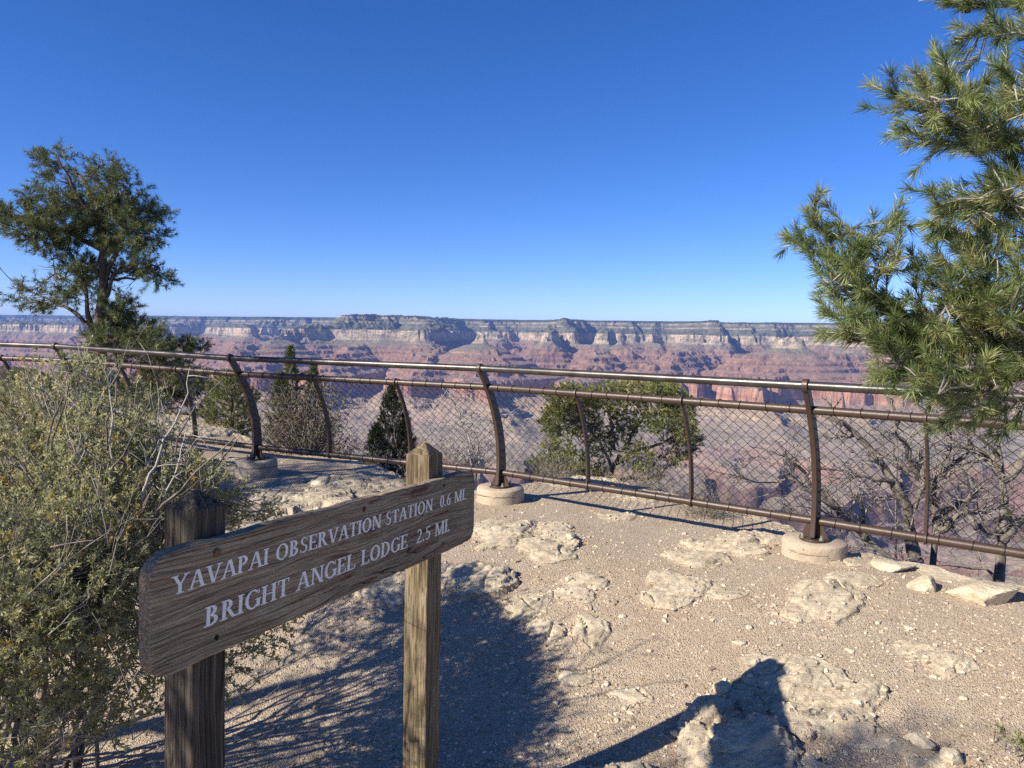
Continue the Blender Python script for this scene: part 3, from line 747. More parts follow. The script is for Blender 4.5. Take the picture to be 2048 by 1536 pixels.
# ------------------------------------------------------------------ the wooden sign
SO = Vector((-.797, 1.599, .911)); SU = Vector((math.sin(R(25.4)), math.cos(R(25.4)), -.03)).normalized()
SW = Vector((-.015, 0, 1)); SW = (SW - SU*SW.dot(SU)).normalized(); SN = SU.cross(SW).normalized()   # SN points at the reader
sign = bpy.data.objects.new("direction_sign", None); C.objects.link(sign)
Ms = Matrix((SU, SN*-1, SW)).transposed().to_4x4(); Ms.translation = SO; sign.matrix_world = Ms
sign["_o"] = [0., 0., 0.]
tag(sign, "weathered brown wooden trail sign with white letters on two square posts", "sign")
# local frame: x along the board, -y towards the reader, z up
BL, BH, BT = 1.491, .28, .038
Mi_ = Ms.inverted()
def woodmat(name, ax, cols, dark=1.0, red=False, scale=1.0):
    k = NT(name); P = k.obj()
    w_ = k.noise(k.mapping(P, tuple(.9 if q == ax else 3.2 for q in range(3))), 2.2, 3, .5)
    off = k.n('ShaderNodeVectorMath', operation='ADD'); k.l(P, off.inputs[0])
    cmb = k.n('ShaderNodeCombineXYZ'); k.l(k.math('MULTIPLY', w_, .07), cmb.inputs[(2 if ax == 0 else 0)]); k.l(cmb.outputs[0], off.inputs[1])
    V_ = off.outputs[0]
    g1 = k.noise(k.mapping(V_, tuple((22 if q != ax else .9)*scale for q in range(3))), 3.6, 5, .65)
    g2 = k.noise(k.mapping(V_, tuple((95 if q != ax else 1.5)*scale for q in range(3))), 2.6, 4, .65)
    g3 = k.noise(P, 5.5, 4, .6)
    gw = k.math('SINE', k.math('MULTIPLY', k.math('ADD', k.sep(V_)[2 if ax == 0 else 0], k.math('MULTIPLY', g1, .03)), 620.*scale))
    c = k.ramp(g1, [(.30, cols[0]), (.44, cols[1]), (.56, cols[2]), (.70, cols[3])])
    c = k.mix(k.mr(gw, .2, 1., 0, .45), c, tuple(q*.55 for q in cols[0]))
    c = k.mix(k.mr(g2, .50, .62, 0, .85), c, tuple(q*.55 for q in cols[0]))
    c = k.mix(k.mr(g2, .47, .38, 0, .35), c, k.mix(.5, c, cols[3]))
    c = k.mix(k.mr(g3, .42, .7, 0, .5), c, k.mix(1., c, (.62,.60,.60), 'MULTIPLY'))
    crk = k.n('ShaderNodeTexNoise'); k.l(k.mapping(off.outputs[0], tuple((9 if q != ax else .55) for q in range(3)), loc=(3,5,2)), crk.inputs['Vector']); crk.inputs['Scale'].default_value = 1.9; crk.inputs['Detail'].default_value = 2
    cr = k.mr(k.math('ABSOLUTE', k.math('SUBTRACT', crk.outputs[0], .5)), .0, .0045, 1, 0)
    cr = k.math('MULTIPLY', cr, k.mr(k.noise(k.mapping(P, loc=(1,7,3)), 2.6, 2), .50, .56))
    c = k.mix(cr, c, (.012,.009,.007))
    if red:
        rm = k.noise(k.mapping(P, (3.2, 9, 26), loc=(0,0,.4)), 1.6, 5, .7)
        sx_ = k.sep(P)[0]
        c = k.mix(k.math('MULTIPLY', k.mr(rm, .56, .63), k.mr(sx_, .35, .75, 0, .85)), c, (.115,.022,.016))
        gr = k.mr(sx_, .5, 1.5, 0, .45); c = k.mix(gr, c, k.mix(.7, c, (.15,.13,.115)))
    hgt = k.math('SUBTRACT', k.math('ADD', k.math('MULTIPLY', gw, -.12), k.math('MULTIPLY', g2, -.9)), k.math('MULTIPLY', cr, 1.5))
    return k.done(c, .85, k.bump(hgt, .9, .0055), spec=.2)
boardm = woodmat("weathered_board", 0, [(.22,.155,.095), (.37,.275,.17), (.48,.365,.235), (.55,.44,.31)], red=True)
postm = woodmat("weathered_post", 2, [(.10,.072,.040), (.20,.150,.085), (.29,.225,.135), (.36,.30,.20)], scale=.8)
shadepost = woodmat("shade_toned_post", 2, [(.035,.028,.021), (.085,.068,.05), (.14,.112,.08), (.19,.155,.11)], scale=.8)  # darker copy of the post wood, paints the shade on the left post
# board with rounded corners and a worn outline
def board_outline():
    r = .055; pts = []
    for cx, cz, a0 in ((BL-r, BH/2-r, 0), (r, BH/2-r, 90), (r, -BH/2+r, 180), (BL-r, -BH/2+r, 270)):
        rc = r*(.8 if cx > 1 and cz > 0 else 1.0)
        for a in np.linspace(a0, a0+90, 9): pts.append((cx + (r-rc if cx > 1 else 0) + rc*math.cos(R(a)), cz + (r-rc if cz > 0 else 0) + rc*math.sin(R(a))))
    out = []
    for a, b in zip(pts, pts[1:]+pts[:1]):
        L = math.hypot(b[0]-a[0], b[1]-a[1]); m = max(1, int(L/.02))
        for q in range(m): out.append((a[0]+(b[0]-a[0])*q/m, a[1]+(b[1]-a[1])*q/m))
    res = []
    for x, z in out:
        w_ = .0035*float(fbm(np.array([x*7.]), np.array([z*7.]), 3, 4)[0]) + .0012*float(gn(np.array([x*50.]), np.array([z*50.]), 4)[0])
        res.append((x, z + w_*(1 if z > 0 else -1)*1.6))
    return res
mb = MB(); mb.prism(board_outline(), (0,0,0), (1,0,0), (0,0,1), (0,-1,0), -BT/2, BT/2)
board = mb.build("board", boardm, sign, smooth=False); bevel(board, .006, 3)
# posts (square, pyramid tops)
PW = .10
def solve_u(px_target, zc):
    best = (1e9, 0)
    for u in np.linspace(.02, 1.47, 400):
        p = Ms @ Vector((u, BT/2 + PW/2 + .001, zc)); v = M.inverted() @ p; px = 1024 + F*v.x/-v.z
        if abs(px-px_target) < best[0]: best = (abs(px-px_target), u, p)
    return best[1], best[2]
for px, pyt, pys, mt, lbl in ((390, 981, 1024, shadepost, None), (848, 886, 914, postm, "sunlit post with yellowish grain")):
    u, p = solve_u(px, .12)
    c = Ms @ Vector((u, BT/2 + PW/2 + .001, 0)); dd = c.y
    zt = at(px, pyt, dd).z; zs = zt - .042
    mb = MB(); h = PW/2
    # local verts, vertical edges split for a slightly worn, twisted look
    zb = -c.z - .50; nzs = 30; V_ = []; 
    prof_ = [(-h,-h),(-h*.33,-h),(h*.33,-h),(h,-h),(h,-h*.33),(h,h*.33),(h,h),(h*.33,h),(-h*.33,h),(-h,h),(-h,h*.33),(-h,-h*.33)]
    yo = BT/2 + h + .001
    for q in range(nzs+1):
        z = zb + (zs - c.z - zb)*q/nzs
        for (x, y) in prof_:
            wv = .0012*float(gn(np.array([x*40+px]), np.array([z*9.]), 3)[0])
            V_.append((u + x*(1+wv/h), yo + y, z))
    n = len(prof_)
    Fs = [[q*n+s_, q*n+(s_+1)%n, (q+1)*n+(s_+1)%n, (q+1)*n+s_] for q in range(nzs) for s_ in range(n)]
    mb.add(V_, Fs)
    top = [(u+x, yo+y, zs-c.z) for (x, y) in prof_]; ap = [(u+x*.16, yo+y*.16, zt-c.z) for (x, y) in prof_]
    mb.add(top+ap, [[s_, (s_+1)%n, n+(s_+1)%n, n+s_] for s_ in range(n)]); 
    mb.f.setdefault(n, []).append(np.array([[mb.n-n+q for q in range(n)]]))
    o = mb.build("post", mt, sign, smooth=False); bevel(o, .004, 2)
    if lbl: o["label"] = lbl
    else: o["label"] = "left post with shade painted into its dark wood"
# rivets and empty bolt holes
k = NT("rusty_bolt"); rust = k.done(k.mix(k.mr(k.noise(k.obj(), 120, 3), .4, .6), (.16,.07,.035), (.26,.15,.09)), .6, k.bump(k.noise(k.obj(), 200, 3), .3, .002), metal=.5)
k = NT("hole_dark"); holem = k.done((.012,.009,.007), .9)
def on_board(px, py):
    r = ray(px, py); q0 = Mi_ @ CAM; q1 = Mi_ @ (CAM + r); d = q1 - q0
    return q0 + d*((-BT/2 - q0.y)/d.y)
for px, py, rr_, kind in ((433,1105,.0105,'b'), (886,1090,.0095,'b'), (433,1275,.0065,'h'), (888,971,.0055,'h')):
    p = on_board(px, py); mb = MB(); n = 20
    if kind == 'b':
        rows = []
        for q, (s_, h_) in enumerate(((1.0,.0), (1.0,.003), (.8,.0055), (.4,.0068))):
            for w_ in range(n): rows.append((p.x+math.cos(w_*2*math.pi/n)*rr_*s_, -BT/2-h_, p.z+math.sin(w_*2*math.pi/n)*rr_*s_))
        mb.add(rows, [[r*n+q, r*n+(q+1)%n, (r+1)*n+(q+1)%n, (r+1)*n+q] for r in range(3) for q in range(n)]); mb.f.setdefault(n, []).append(np.array([[3*n+q for q in range(n)]]))
        mb.build("bolt_head", rust, board)
    else:
        ring(mb, (p.x, -BT/2 - .0006, p.z), (0,1,0), rr_, .001, 16); mb.build("bolt_hole", holem, board, smooth=False)
# dark knot
p = on_board(728, 1018); mb = MB(); ring(mb, (p.x, -BT/2-.0006, p.z), (0,1,0), .0085, .001, 14)
k = NT("knot"); mb.build("knot", k.done(k.mix(k.mr(k.noise(k.obj(), 60, 3), .4, .6), (.07,.02,.014), (.13,.05,.03)), .8), board, smooth=False)

# ---- lettering: serif capitals drawn from strokes
T_, t_, s_t = .165, .085, .065
def St(x, y0=0, y1=1, w=T_, ser=1): 
    o = [('q', [(x-w/2,y0),(x+w/2,y0),(x+w/2,y1),(x-w/2,y1)])]
    if ser & 1:
        o += [('q', [(x-w/2-.09,y1-s_t),(x+w/2+.09,y1-s_t),(x+w/2+.09,y1),(x-w/2-.09,y1)]), ('q', [(x-w/2-.09,y0),(x+w/2+.09,y0),(x+w/2+.09,y0+s_t),(x-w/2-.09,y0+s_t)])]
    return o
def Di(x0, y0, x1, y1, w): return [('q', [(x0-w/2,y0),(x0+w/2,y0),(x1+w/2,y1),(x1-w/2,y1)])]
def Se(x, y, L=.3, h=s_t): return [('q', [(x-L/2,y),(x+L/2,y),(x+L/2,y+h),(x-L/2,y+h)])]
def Ho(x0, x1, y, h=s_t): return [('q', [(x0,y),(x1,y),(x1,y+h),(x0,y+h)])]
def Ar(cx, cy, rx, ry, a0, a1, w=T_, w2=t_): return [('a', cx, cy, rx, ry, a0, a1, w, w2)]
GL = {
 'Y': (.86, Di(.42,.45,.13,1,T_) + Di(.44,.45,.74,1,t_) + St(.43,0,.5,T_,0) + Se(.43,0,.34) + Se(.14,1-s_t,.32) + Se(.73,1-s_t,.26)),
 'A': (.88, Di(.12,0,.41,1,t_) + Di(.74,0,.45,1,T_) + Ho(.22,.64,.32) + Se(.12,0,.26) + Se(.73,0,.32)),
 'V': (.86, Di(.43,0,.14,1,T_) + Di(.45,0,.74,1,t_) + Se(.14,1-s_t,.32) + Se(.73,1-s_t,.26)),
 'P': (.70, St(.19) + Ar(.30,.73,.31,.27,-90,90)),
 'I': (.38, St(.19)),
 'O': (.92, Ar(.46,.5,.40,.52,0,360)),
 'B': (.76, St(.19) + Ar(.30,.76,.27,.24,-90,90) + Ar(.30,.27,.34,.27,-90,90)),
 'S': (.62, Ar(.31,.755,.23,.265,55,270,.12) + Ar(.31,.255,.25,.275,-125,90,.12) + [('q',[(.49,.76),(.53,.76),(.53,1.0),(.49,.97)]), ('q',[(.07,.24),(.11,.24),(.11,.02),(.07,-.01)])]),
 'E': (.70, St(.19) + Ho(.27,.60,1-s_t) + Ho(.27,.64,0) + Ho(.27,.50,.47) + [('q',[(.56,.80),(.60,.78),(.61,1),(.56,1)]), ('q',[(.60,0),(.65,0),(.66,.24),(.61,.22)]), ('q',[(.47,.40),(.51,.38),(.51,.62),(.47,.60)])]),
 'R': (.82, St(.19) + Ar(.30,.74,.28,.26,-90,90) + Di(.68,0,.38,.50,T_) + Se(.72,0,.22)),
 'T': (.76, St(.38,0,1,T_,0) + Se(.38,0,.34) + Ho(.05,.71,1-s_t) + [('q',[(.05,.76),(.09,.78),(.10,1),(.05,1)]), ('q',[(.67,.78),(.71,.76),(.71,1),(.66,1)])]),
 'N': (.92, St(.18,0,1,t_,1) + St(.76,0,1,t_,1) + Di(.74,0,.20,1,T_)),
 'M': (1.08, St(.17,0,1,t_,1) + St(.90,0,1,T_,1) + Di(.53,0,.20,1,.14) + Di(.53,0,.88,1,t_)),
 'H': (.90, St(.19) + St(.72) + Ho(.27,.64,.47)),
 'G': (.90, Ar(.46,.5,.40,.52,48,312) + St(.76,.05,.46,T_,0) + Se(.74,.42,.30) + [('q',[(.74,.74),(.78,.74),(.79,1.0),(.74,.94)])]),
 'L': (.70, St(.19) + Ho(.27,.64,0) + [('q',[(.60,0),(.66,0),(.67,.28),(.62,.26)])]),
 'D': (.86, St(.19) + Ar(.32,.5,.46,.5,-90,90)),
 '0': (.62, Ar(.31,.5,.24,.52,0,360,.13)),
 '6': (.60, Ar(.31,.31,.24,.32,0,360,.12) + Ar(.52,.40,.45,.62,98,185,.12,.08)),
 '2': (.62, Ar(.29,.74,.22,.27,-30,170,.12) + Di(.10,.06,.47,.62,.11) + Ho(.06,.54,0,.10)),
 '5': (.60, Ar(.27,.32,.26,.33,-140,125,.12) + [('q',[(.13,.50),(.19,.53),(.22,1),(.14,1)])] + Ho(.15,.50,.90,.10)),
 '.': (.26, [('d', .12, .07, .085)]),
 ' ': (.42, []),
}
whitem = NT("sign_white"); P = whitem.obj()
whitem = whitem.done(whitem.mix(whitem.mr(whitem.noise(P, 70, 5, .7), .58, .70, 0, .6), (.90,.86,.77), (.46,.40,.32)), .75, whitem.bump(whitem.noise(P, 160, 4, .7), .35, .002), spec=.2)
def poly_of(g):
    if g[0] == 'q': return [np.array(g[1], float)]
    if g[0] == 'd': return [np.array([(g[1]+g[3]*math.cos(a), g[2]+g[3]*math.sin(a)) for a in np.linspace(0, 2*math.pi, 13)[:-1]])]
    _, cx, cy, rx, ry, a0, a1, w, w2 = g; n = max(6, int((a1-a0)/12)); A = np.radians(np.linspace(a0, a1, n+1)); out = []
    def pt(a, o):
        th_ = w2 + (w-w2)*abs(math.cos(a))
        k_ = 0 if o else th_
        return (cx + (rx-k_)*math.cos(a), cy + (ry-min(k_, th_*.9))*math.sin(a))
    for a, b in zip(A[:-1], A[1:]): out.append(np.array([pt(a,1), pt(b,1), pt(b,0), pt(a,0)]))
    return out
def write(text, uz0, uz1, cap, slant=.07):
    "text between two board points (x, z), scaled to fit"
    adv = [GL[c][0] for c in text]; tot = sum(adv); L = math.hypot(uz1[0]-uz0[0], uz1[1]-uz0[1]); sx_ = L/tot
    dx, dz = (uz1[0]-uz0[0])/L, (uz1[1]-uz0[1])/L; x = 0
    for c, a in zip(text, adv):
        if GL[c][1]:
            mb = MB(); lay = 0
            for g in GL[c][1]:
                lay += 1
                for pl in poly_of(g):
                    q = np.stack([(x + pl[:, 0] + slant*pl[:, 1]*cap/sx_)*sx_, pl[:, 1]*cap], -1)
                    area = np.sum(q[:, 0]*np.roll(q[:, 1], -1) - np.roll(q[:, 0], -1)*q[:, 1])
                    if area < 0: q = q[::-1]
                    hgt = .0011 + lay*.00012
                    mb.prism(q, (uz0[0], -BT/2, uz0[1]), (dx,0,dz), (-dz,0,dx), (0,-1,0), -.002, hgt)
            mb.build("letter", whitem, board, smooth=False)
        x += a
a0 = on_board(341, 1192); a1 = on_board(932, 998); write("YAVAPAI OBSERVATION STATION  0.6 MI.", (a0.x, a0.z), (a1.x, a1.z), .042)
a0 = on_board(407, 1256); a1 = on_board(899, 1061); write("BRIGHT ANGEL LODGE  2.5 MI.", (a0.x, a0.z), (a1.x, a1.z), .047)
print("BOARD", on_board(341,1192), on_board(932,998), on_board(407,1256), on_board(899,1061))
# ------------------------------------------------------------------ plants
def leafmat(name, stops, trans=.25, rough=.55, spec=.35):
    k = NT(name); tn = k.attr("tint"); c = k.ramp(tn, stops)
    m = k.done(c, rough, spec=spec)
    tr = k.n('ShaderNodeBsdfTranslucent'); k.l(c, tr.inputs[0]); mx = k.n('ShaderNodeMixShader'); mx.inputs[0].default_value = trans
    k.l(k.b.outputs[0], mx.inputs[1]); k.l(tr.outputs[0], mx.inputs[2]); k.l(mx.outputs[0], k.out.inputs[0])
    return m
def barkmat(name, a, b, sc=9, dist=.01):
    k = NT(name); P = k.obj(); n_ = k.noise(k.mapping(P, (1,1,.35)), sc, 5, .7); n2_ = k.noise(P, sc*5, 4, .7)
    c = k.mix(k.mr(n_, .35, .65), a, b); c = k.mix(k.mr(n2_, .5, .7, 0, .5), c, tuple(q*.5 for q in a))
    tn = k.attr("tint"); c = k.mix(tn, c, (.50,.46,.41))
    return k.done(c, .9, k.bump(k.math('ADD', n_, k.math('MULTIPLY', n2_, .4)), .8, dist), spec=.15)
pine_near = leafmat("pine_needles_near", [(0, (.065,.095,.035)), (.4, (.15,.205,.070)), (.75, (.27,.32,.11)), (.93, (.40,.42,.18)), (1, (.34,.19,.08))], .35, .38, .6)
pine_far = leafmat("pine_needles", [(0, (.050,.070,.028)), (.5, (.125,.150,.055)), (.85, (.21,.225,.085)), (1, (.27,.25,.11))], .2)
conif = leafmat("conifer_needles", [(0, (.022,.036,.018)), (.6, (.045,.068,.030)), (1, (.085,.11,.045))], .15)
shrubleaf = leafmat("shrub_leaves", [(0, (.20,.21,.10)), (.4, (.37,.365,.165)), (.8, (.53,.51,.27)), (.93, (.62,.56,.28)), (1, (.62,.46,.12))], .40, .5)
jun = leafmat("juniper_sprays", [(0, (.12,.135,.045)), (.5, (.22,.235,.08)), (1, (.33,.32,.12))], .2)
seedm = leafmat("dry_seed_heads", [(0, (.06,.062,.03)), (.45, (.12,.11,.055)), (.8, (.20,.14,.07)), (1, (.32,.20,.10))], .15, .8)
strawm = leafmat("dry_grass", [(0, (.22,.20,.09)), (.5, (.36,.31,.15)), (1, (.48,.41,.24))], .3, .8)
bark = barkmat("pine_bark", (.085,.065,.052), (.17,.14,.115), 11)
graybark = barkmat("dead_wood", (.105,.088,.072), (.27,.235,.20), 14, .012)
twigm = barkmat("shrub_twigs", (.11,.085,.065), (.25,.215,.18), 18, .004)
palet = barkmat("pale_twigs", (.30,.27,.24), (.48,.44,.40), 22, .003)

def unit(v): return v / (np.linalg.norm(v, axis=-1, keepdims=True) + 1e-9)
def needles(P, D, L, W, tint, mb, rs, curve=.12, segs=1):
    "P base points, D unit directions, L lengths, W widths -> thin blades"
    n = len(P); S = unit(np.cross(D, rs.normal(size=(n, 3)))); B = np.cross(D, S)*curve*rs.uniform(-.4, 1, (n, 1))
    L = L[:, None]; W = W[:, None]
    if segs == 1:
        v = np.stack([P - S*W/2, P + S*W/2, P + D*L + B*L], 1).reshape(-1, 3)
        mb.add(v, np.arange(n*3).reshape(-1, 3), np.repeat(tint, 3))
    else:
        m1 = P + D*L*.5 + B*L*.30; tip = P + D*L + B*L
        v = np.stack([P - S*W/2, P + S*W/2, m1 + S*W/2, m1 - S*W/2, tip + S*W*.18, tip - S*W*.18], 1).reshape(-1, 3)
        b = np.arange(n)[:, None]*6
        mb.add(v, np.concatenate([b + [0,1,2,3], b + [3,2,4,5]]), np.repeat(tint, 6))
def leaves(P, D, L, W, tint, mb, rs):
    n = len(P); S = unit(np.cross(D, rs.normal(size=(n, 3)))); N_ = np.cross(D, S); L = L[:, None]; W = W[:, None]
    v = np.stack([P, P + D*L*.5 + S*W/2 + N_*W*.15, P + D*L, P + D*L*.5 - S*W/2 + N_*W*.15], 1).reshape(-1, 3)
    mb.add(v, np.arange(n*4).reshape(-1, 4), np.repeat(tint, 4))
def shoots(A, B, per, L, W, mb, rs, ang=(25, 60), tlo=0, thi=.9, start=.1, segs=1, curve=.12, tipbrown=0):
    "needles around many twig segments A->B"
    n = len(A); D = unit(B - A)
    t = rs.uniform(start, 1, (n, per)); t[:, :max(1, per//5)] = rs.uniform(.88, 1, (n, max(1, per//5)))
    P = A[:, None] + (B-A)[:, None]*t[..., None]
    U = unit(np.cross(D, rs.normal(size=(n, 3)))); V_ = np.cross(D, U)
    ph = rs.uniform(0, 2*math.pi, (n, per)); th = np.radians(rs.uniform(ang[0], ang[1], (n, per))) * np.where(t > .93, .75, 1)
    d = D[:, None]*np.cos(th)[..., None] + (U[:, None]*np.cos(ph)[..., None] + V_[:, None]*np.sin(ph)[..., None])*np.sin(th)[..., None]
    base = rs.uniform(tlo, thi, (n, 1)); tt = np.clip(base + rs.normal(0, .13, (n, per)), 0, .95)
    if tipbrown: tt = np.where(rs.rand(n, per) < tipbrown, 1.0, tt)
    ll = L*rs.uniform(.7, 1.15, (n, per))
    needles(P.reshape(-1, 3), unit(d.reshape(-1, 3)), ll.ravel(), np.full(n*per, W), tt.ravel(), mb, rs, curve, segs)

def wob(pts, n, amp, rs, keep_ends=True):
    "resample a polyline and make it crooked"
    P = np.array([tuple(p) for p in pts], float); L = np.concatenate([[0], np.cumsum(np.linalg.norm(np.diff(P, axis=0), axis=1))])
    s = np.linspace(0, L[-1], n); Q = np.stack([np.interp(s, L, P[:, k]) for k in range(3)], -1)
    off = rs.normal(0, 1, (n, 3)); off = (off + np.roll(off, 1, 0) + np.roll(off, -1, 0))/3
    e = np.ones(n); e[0] = 0
    if keep_ends: e[-1] = 0
    return Q + off*amp*e[:, None]
def limb(mb, pts, r0, r1, rs, n=None, amp=.03, sides=6, a=0.0):
    L = sum((Vector(q)-Vector(p)).length for p, q in zip(pts[:-1], pts[1:])); n = n or max(4, int(L/.12))
    Q = wob(pts, n, amp, rs); mb.tube(Q, np.linspace(r0, r1, n)*(1+rs.normal(0, .05, n)), sides, a); return Q
def gnarl(mb, p, d, L, r, lvl, rs, up=.1, kids=(3, 5), spread=.9, ratio=.62, sides=5, tips=None, amp=.18, tint=0.0, minr=.0016, tt=0.0):
    "crooked branch that forks"
    n = max(4, int(L/.09)) if lvl > 0 else 4; n = min(n, 12); st = L/(n-1); P = [np.array(p, float)]; d = np.array(d, float)
    for _ in range(n-1):
        d = unit(d + rs.normal(0, amp, 3) + np.array([0, 0, up])*.12); P.append(P[-1] + d*st)
    P = np.array(P); mb.tube(P, np.linspace(r, max(r*.35, minr), n), sides if lvl > 1 else (4 if lvl == 1 else 3), tint + tt*rs.rand())
    if tips is not None and lvl == 0: tips.append((P[-2], P[-1]))
    if lvl > 0:
        for _ in range(rs.randint(*kids)):
            i = rs.randint(max(1, n//4), n); dd = unit(P[min(i, n-1)] - P[i-1]); q = unit(np.cross(dd, rs.normal(size=3)))
            a = rs.uniform(.5, 1)*spread; nd = unit(dd*math.cos(a) + q*math.sin(a) + np.array([0, 0, up]))
            rr_ = r*(1-.65*i/n)*.6
            gnarl(mb, P[i-1] if i == n else P[i], nd, L*ratio*rs.uniform(.6, 1.15), max(rr_, minr), lvl-1, rs, up, kids, spread, ratio, sides, tips, amp, tint, minr, tt)
def nearest_on(lines, p):
    best = None
    for Q in lines:
        d = np.linalg.norm(Q - p, axis=1); i = int(d.argmin())
        if best is None or d[i] < best[0]: best = (d[i], Q[i], unit(Q[min(i+1, len(Q)-1)] - Q[max(i-1, 0)] + 1e-6))
    return best
def pxblob(px, py, rx, ry, y, n, rs, dep=None):
    "random points in an ellipsoid given in photo pixels at depth y"
    c = np.array(at(px, py, y)); a = rx*y/F; b = ry*y/F; dep = dep or (a+b)/2
    q = unit(rs.normal(size=(n, 3)))*rs.uniform(.35, 1, (n, 1))**.6
    return c + q*np.array([a, dep, b])

# ================= tall pinyon behind the fence on the left
def left_pine():
    rs = np.random.RandomState(21); D = 12.4; A = lambda x, y, dd=0: tuple(at(x, y, D+dd))
    root = empty("pine_tree", at(172, 868, D)); tag(root, "tall open-crowned pine standing against the sky behind the fence on the left", "tree")
    w_ = MB(); lines = []
    lines.append(limb(w_, [A(150,900), A(180,830), A(192,760), A(203,700), A(200,640), A(208,560), A(206,480), A(195,410), A(160,350)], .145, .03, rs, 34, .02, 9))
    for pts, r0 in [(([203,700],[178,640],[172,575],[150,520],[118,495]), .055), (([205,600],[232,545],[270,530],[330,525]), .04), (([206,560],[236,500],[262,440],[250,370]), .045),
                    (([190,660],[140,625],[90,600],[25,562]), .04), (([203,500],[150,470],[90,450],[30,430]), .045), (([206,520],[250,470],[300,440]), .04), (([200,440],[150,380],[115,310]), .04),
                    (([205,470],[225,400],[225,345]), .04), (([200,690],[240,670],[290,690],[345,700]), .045), (([195,720],[250,720],[330,735],[395,760]), .04), (([206,560],[270,560],[315,540]), .03), (([150,520],[130,560],[110,545]), .02),
                    (([188,775],[240,790],[310,800],[380,790]), .04), (([186,790],[150,800],[120,820]), .03), (([200,640],[235,630],[262,640]), .03)]:
        dz = rs.uniform(-.5, .5); L = len(pts)
        lines.append(limb(w_, [A(p[0], p[1], dz*i/(L-1)) for i, p in enumerate(pts)], r0, .009, rs, 14, .035, 6))
    for _ in range(60):                      # bare dead twigs
        Q = lines[rs.randint(1, len(lines))]; i = rs.randint(4, len(Q)); gnarl(w_, Q[i], unit(rs.normal(size=3)+[0,0,.3]), rs.uniform(.25,.6), .008, 1, rs, .1, (1,3), minr=.003)
    blobs = [(112,330,34,32,26),(130,375,45,30,34),(100,400,40,28,26),(215,355,30,28,26),(250,375,32,34,34),(170,420,60,32,60),(235,430,55,36,64),(120,450,55,30,44),(55,437,45,18,32),(60,465,50,18,26),(25,430,18,12,10),(90,475,40,18,20),
             (280,450,38,36,44),(310,430,16,14,10),(300,470,22,22,16),(180,480,50,28,50),(240,490,40,24,34),(160,540,36,22,26),(120,560,36,18,16),(185,560,34,24,26),(105,505,34,14,14),(120,590,20,10,8),
             (232,540,34,16,18),(285,545,34,18,22),(318,558,24,12,12),(300,520,20,12,8),(60,590,28,18,14),(90,612,24,12,12),(165,600,26,14,10),(240,620,34,24,34),(225,660,36,30,46),(270,660,36,30,40),(300,690,44,28,40),(250,700,44,28,40),(340,700,36,14,20),(385,700,26,14,16),(330,730,50,20,34),(370,755,34,18,22),(210,690,24,30,22),(178,690,12,24,8),
             (250,790,40,30,26),(330,775,45,30,40),(390,790,40,28,34),(300,820,40,24,30),(400,830,26,22,16),(350,840,50,16,24),(120,830,44,20,22),(190,830,30,30,16),(215,760,26,30,16)]
    A_, B_ = [], []
    for (px, py, rx, ry, n) in blobs:
        dd = D + rs.uniform(-.5, .5); pts = pxblob(px, py, rx*.84, ry*.82, dd, int(n*1.35), rs, .32)
        c = pts.mean(0); nb = nearest_on(lines, c)
        hub = nb[1]*.35 + c*.65; w_.tube(wob([nb[1], (nb[1]+c)/2 + [0,0,-.04], hub], 6, .03, rs), np.linspace(.014, .007, 6), 4)
        for p in pts:
            o = unit(p - hub + rs.normal(0, .1, 3) + [0, 0, .06]); L = rs.uniform(.12, .24)
            if rs.rand() < .6: w_.tube([hub, (hub+p)/2 + rs.normal(0, .03, 3), p], [.006, .004, .003], 3, cap=False)
            A_.append(p); B_.append(p + o*L)
            for _ in range(2):
                o2 = unit(o + rs.normal(0, .55, 3) + [0, 0, .15]); q = p + o*L*rs.uniform(.1, .8); A_.append(q); B_.append(q + o2*L*.8)
    f_ = MB(); shoots(np.array(A_), np.array(B_), 32, .088, .0080, f_, rs, (28, 78), .05, .95)
    w_.build("trunk", bark, root); f_.build("crown", pine_far, root, smooth=False)
left_pine()

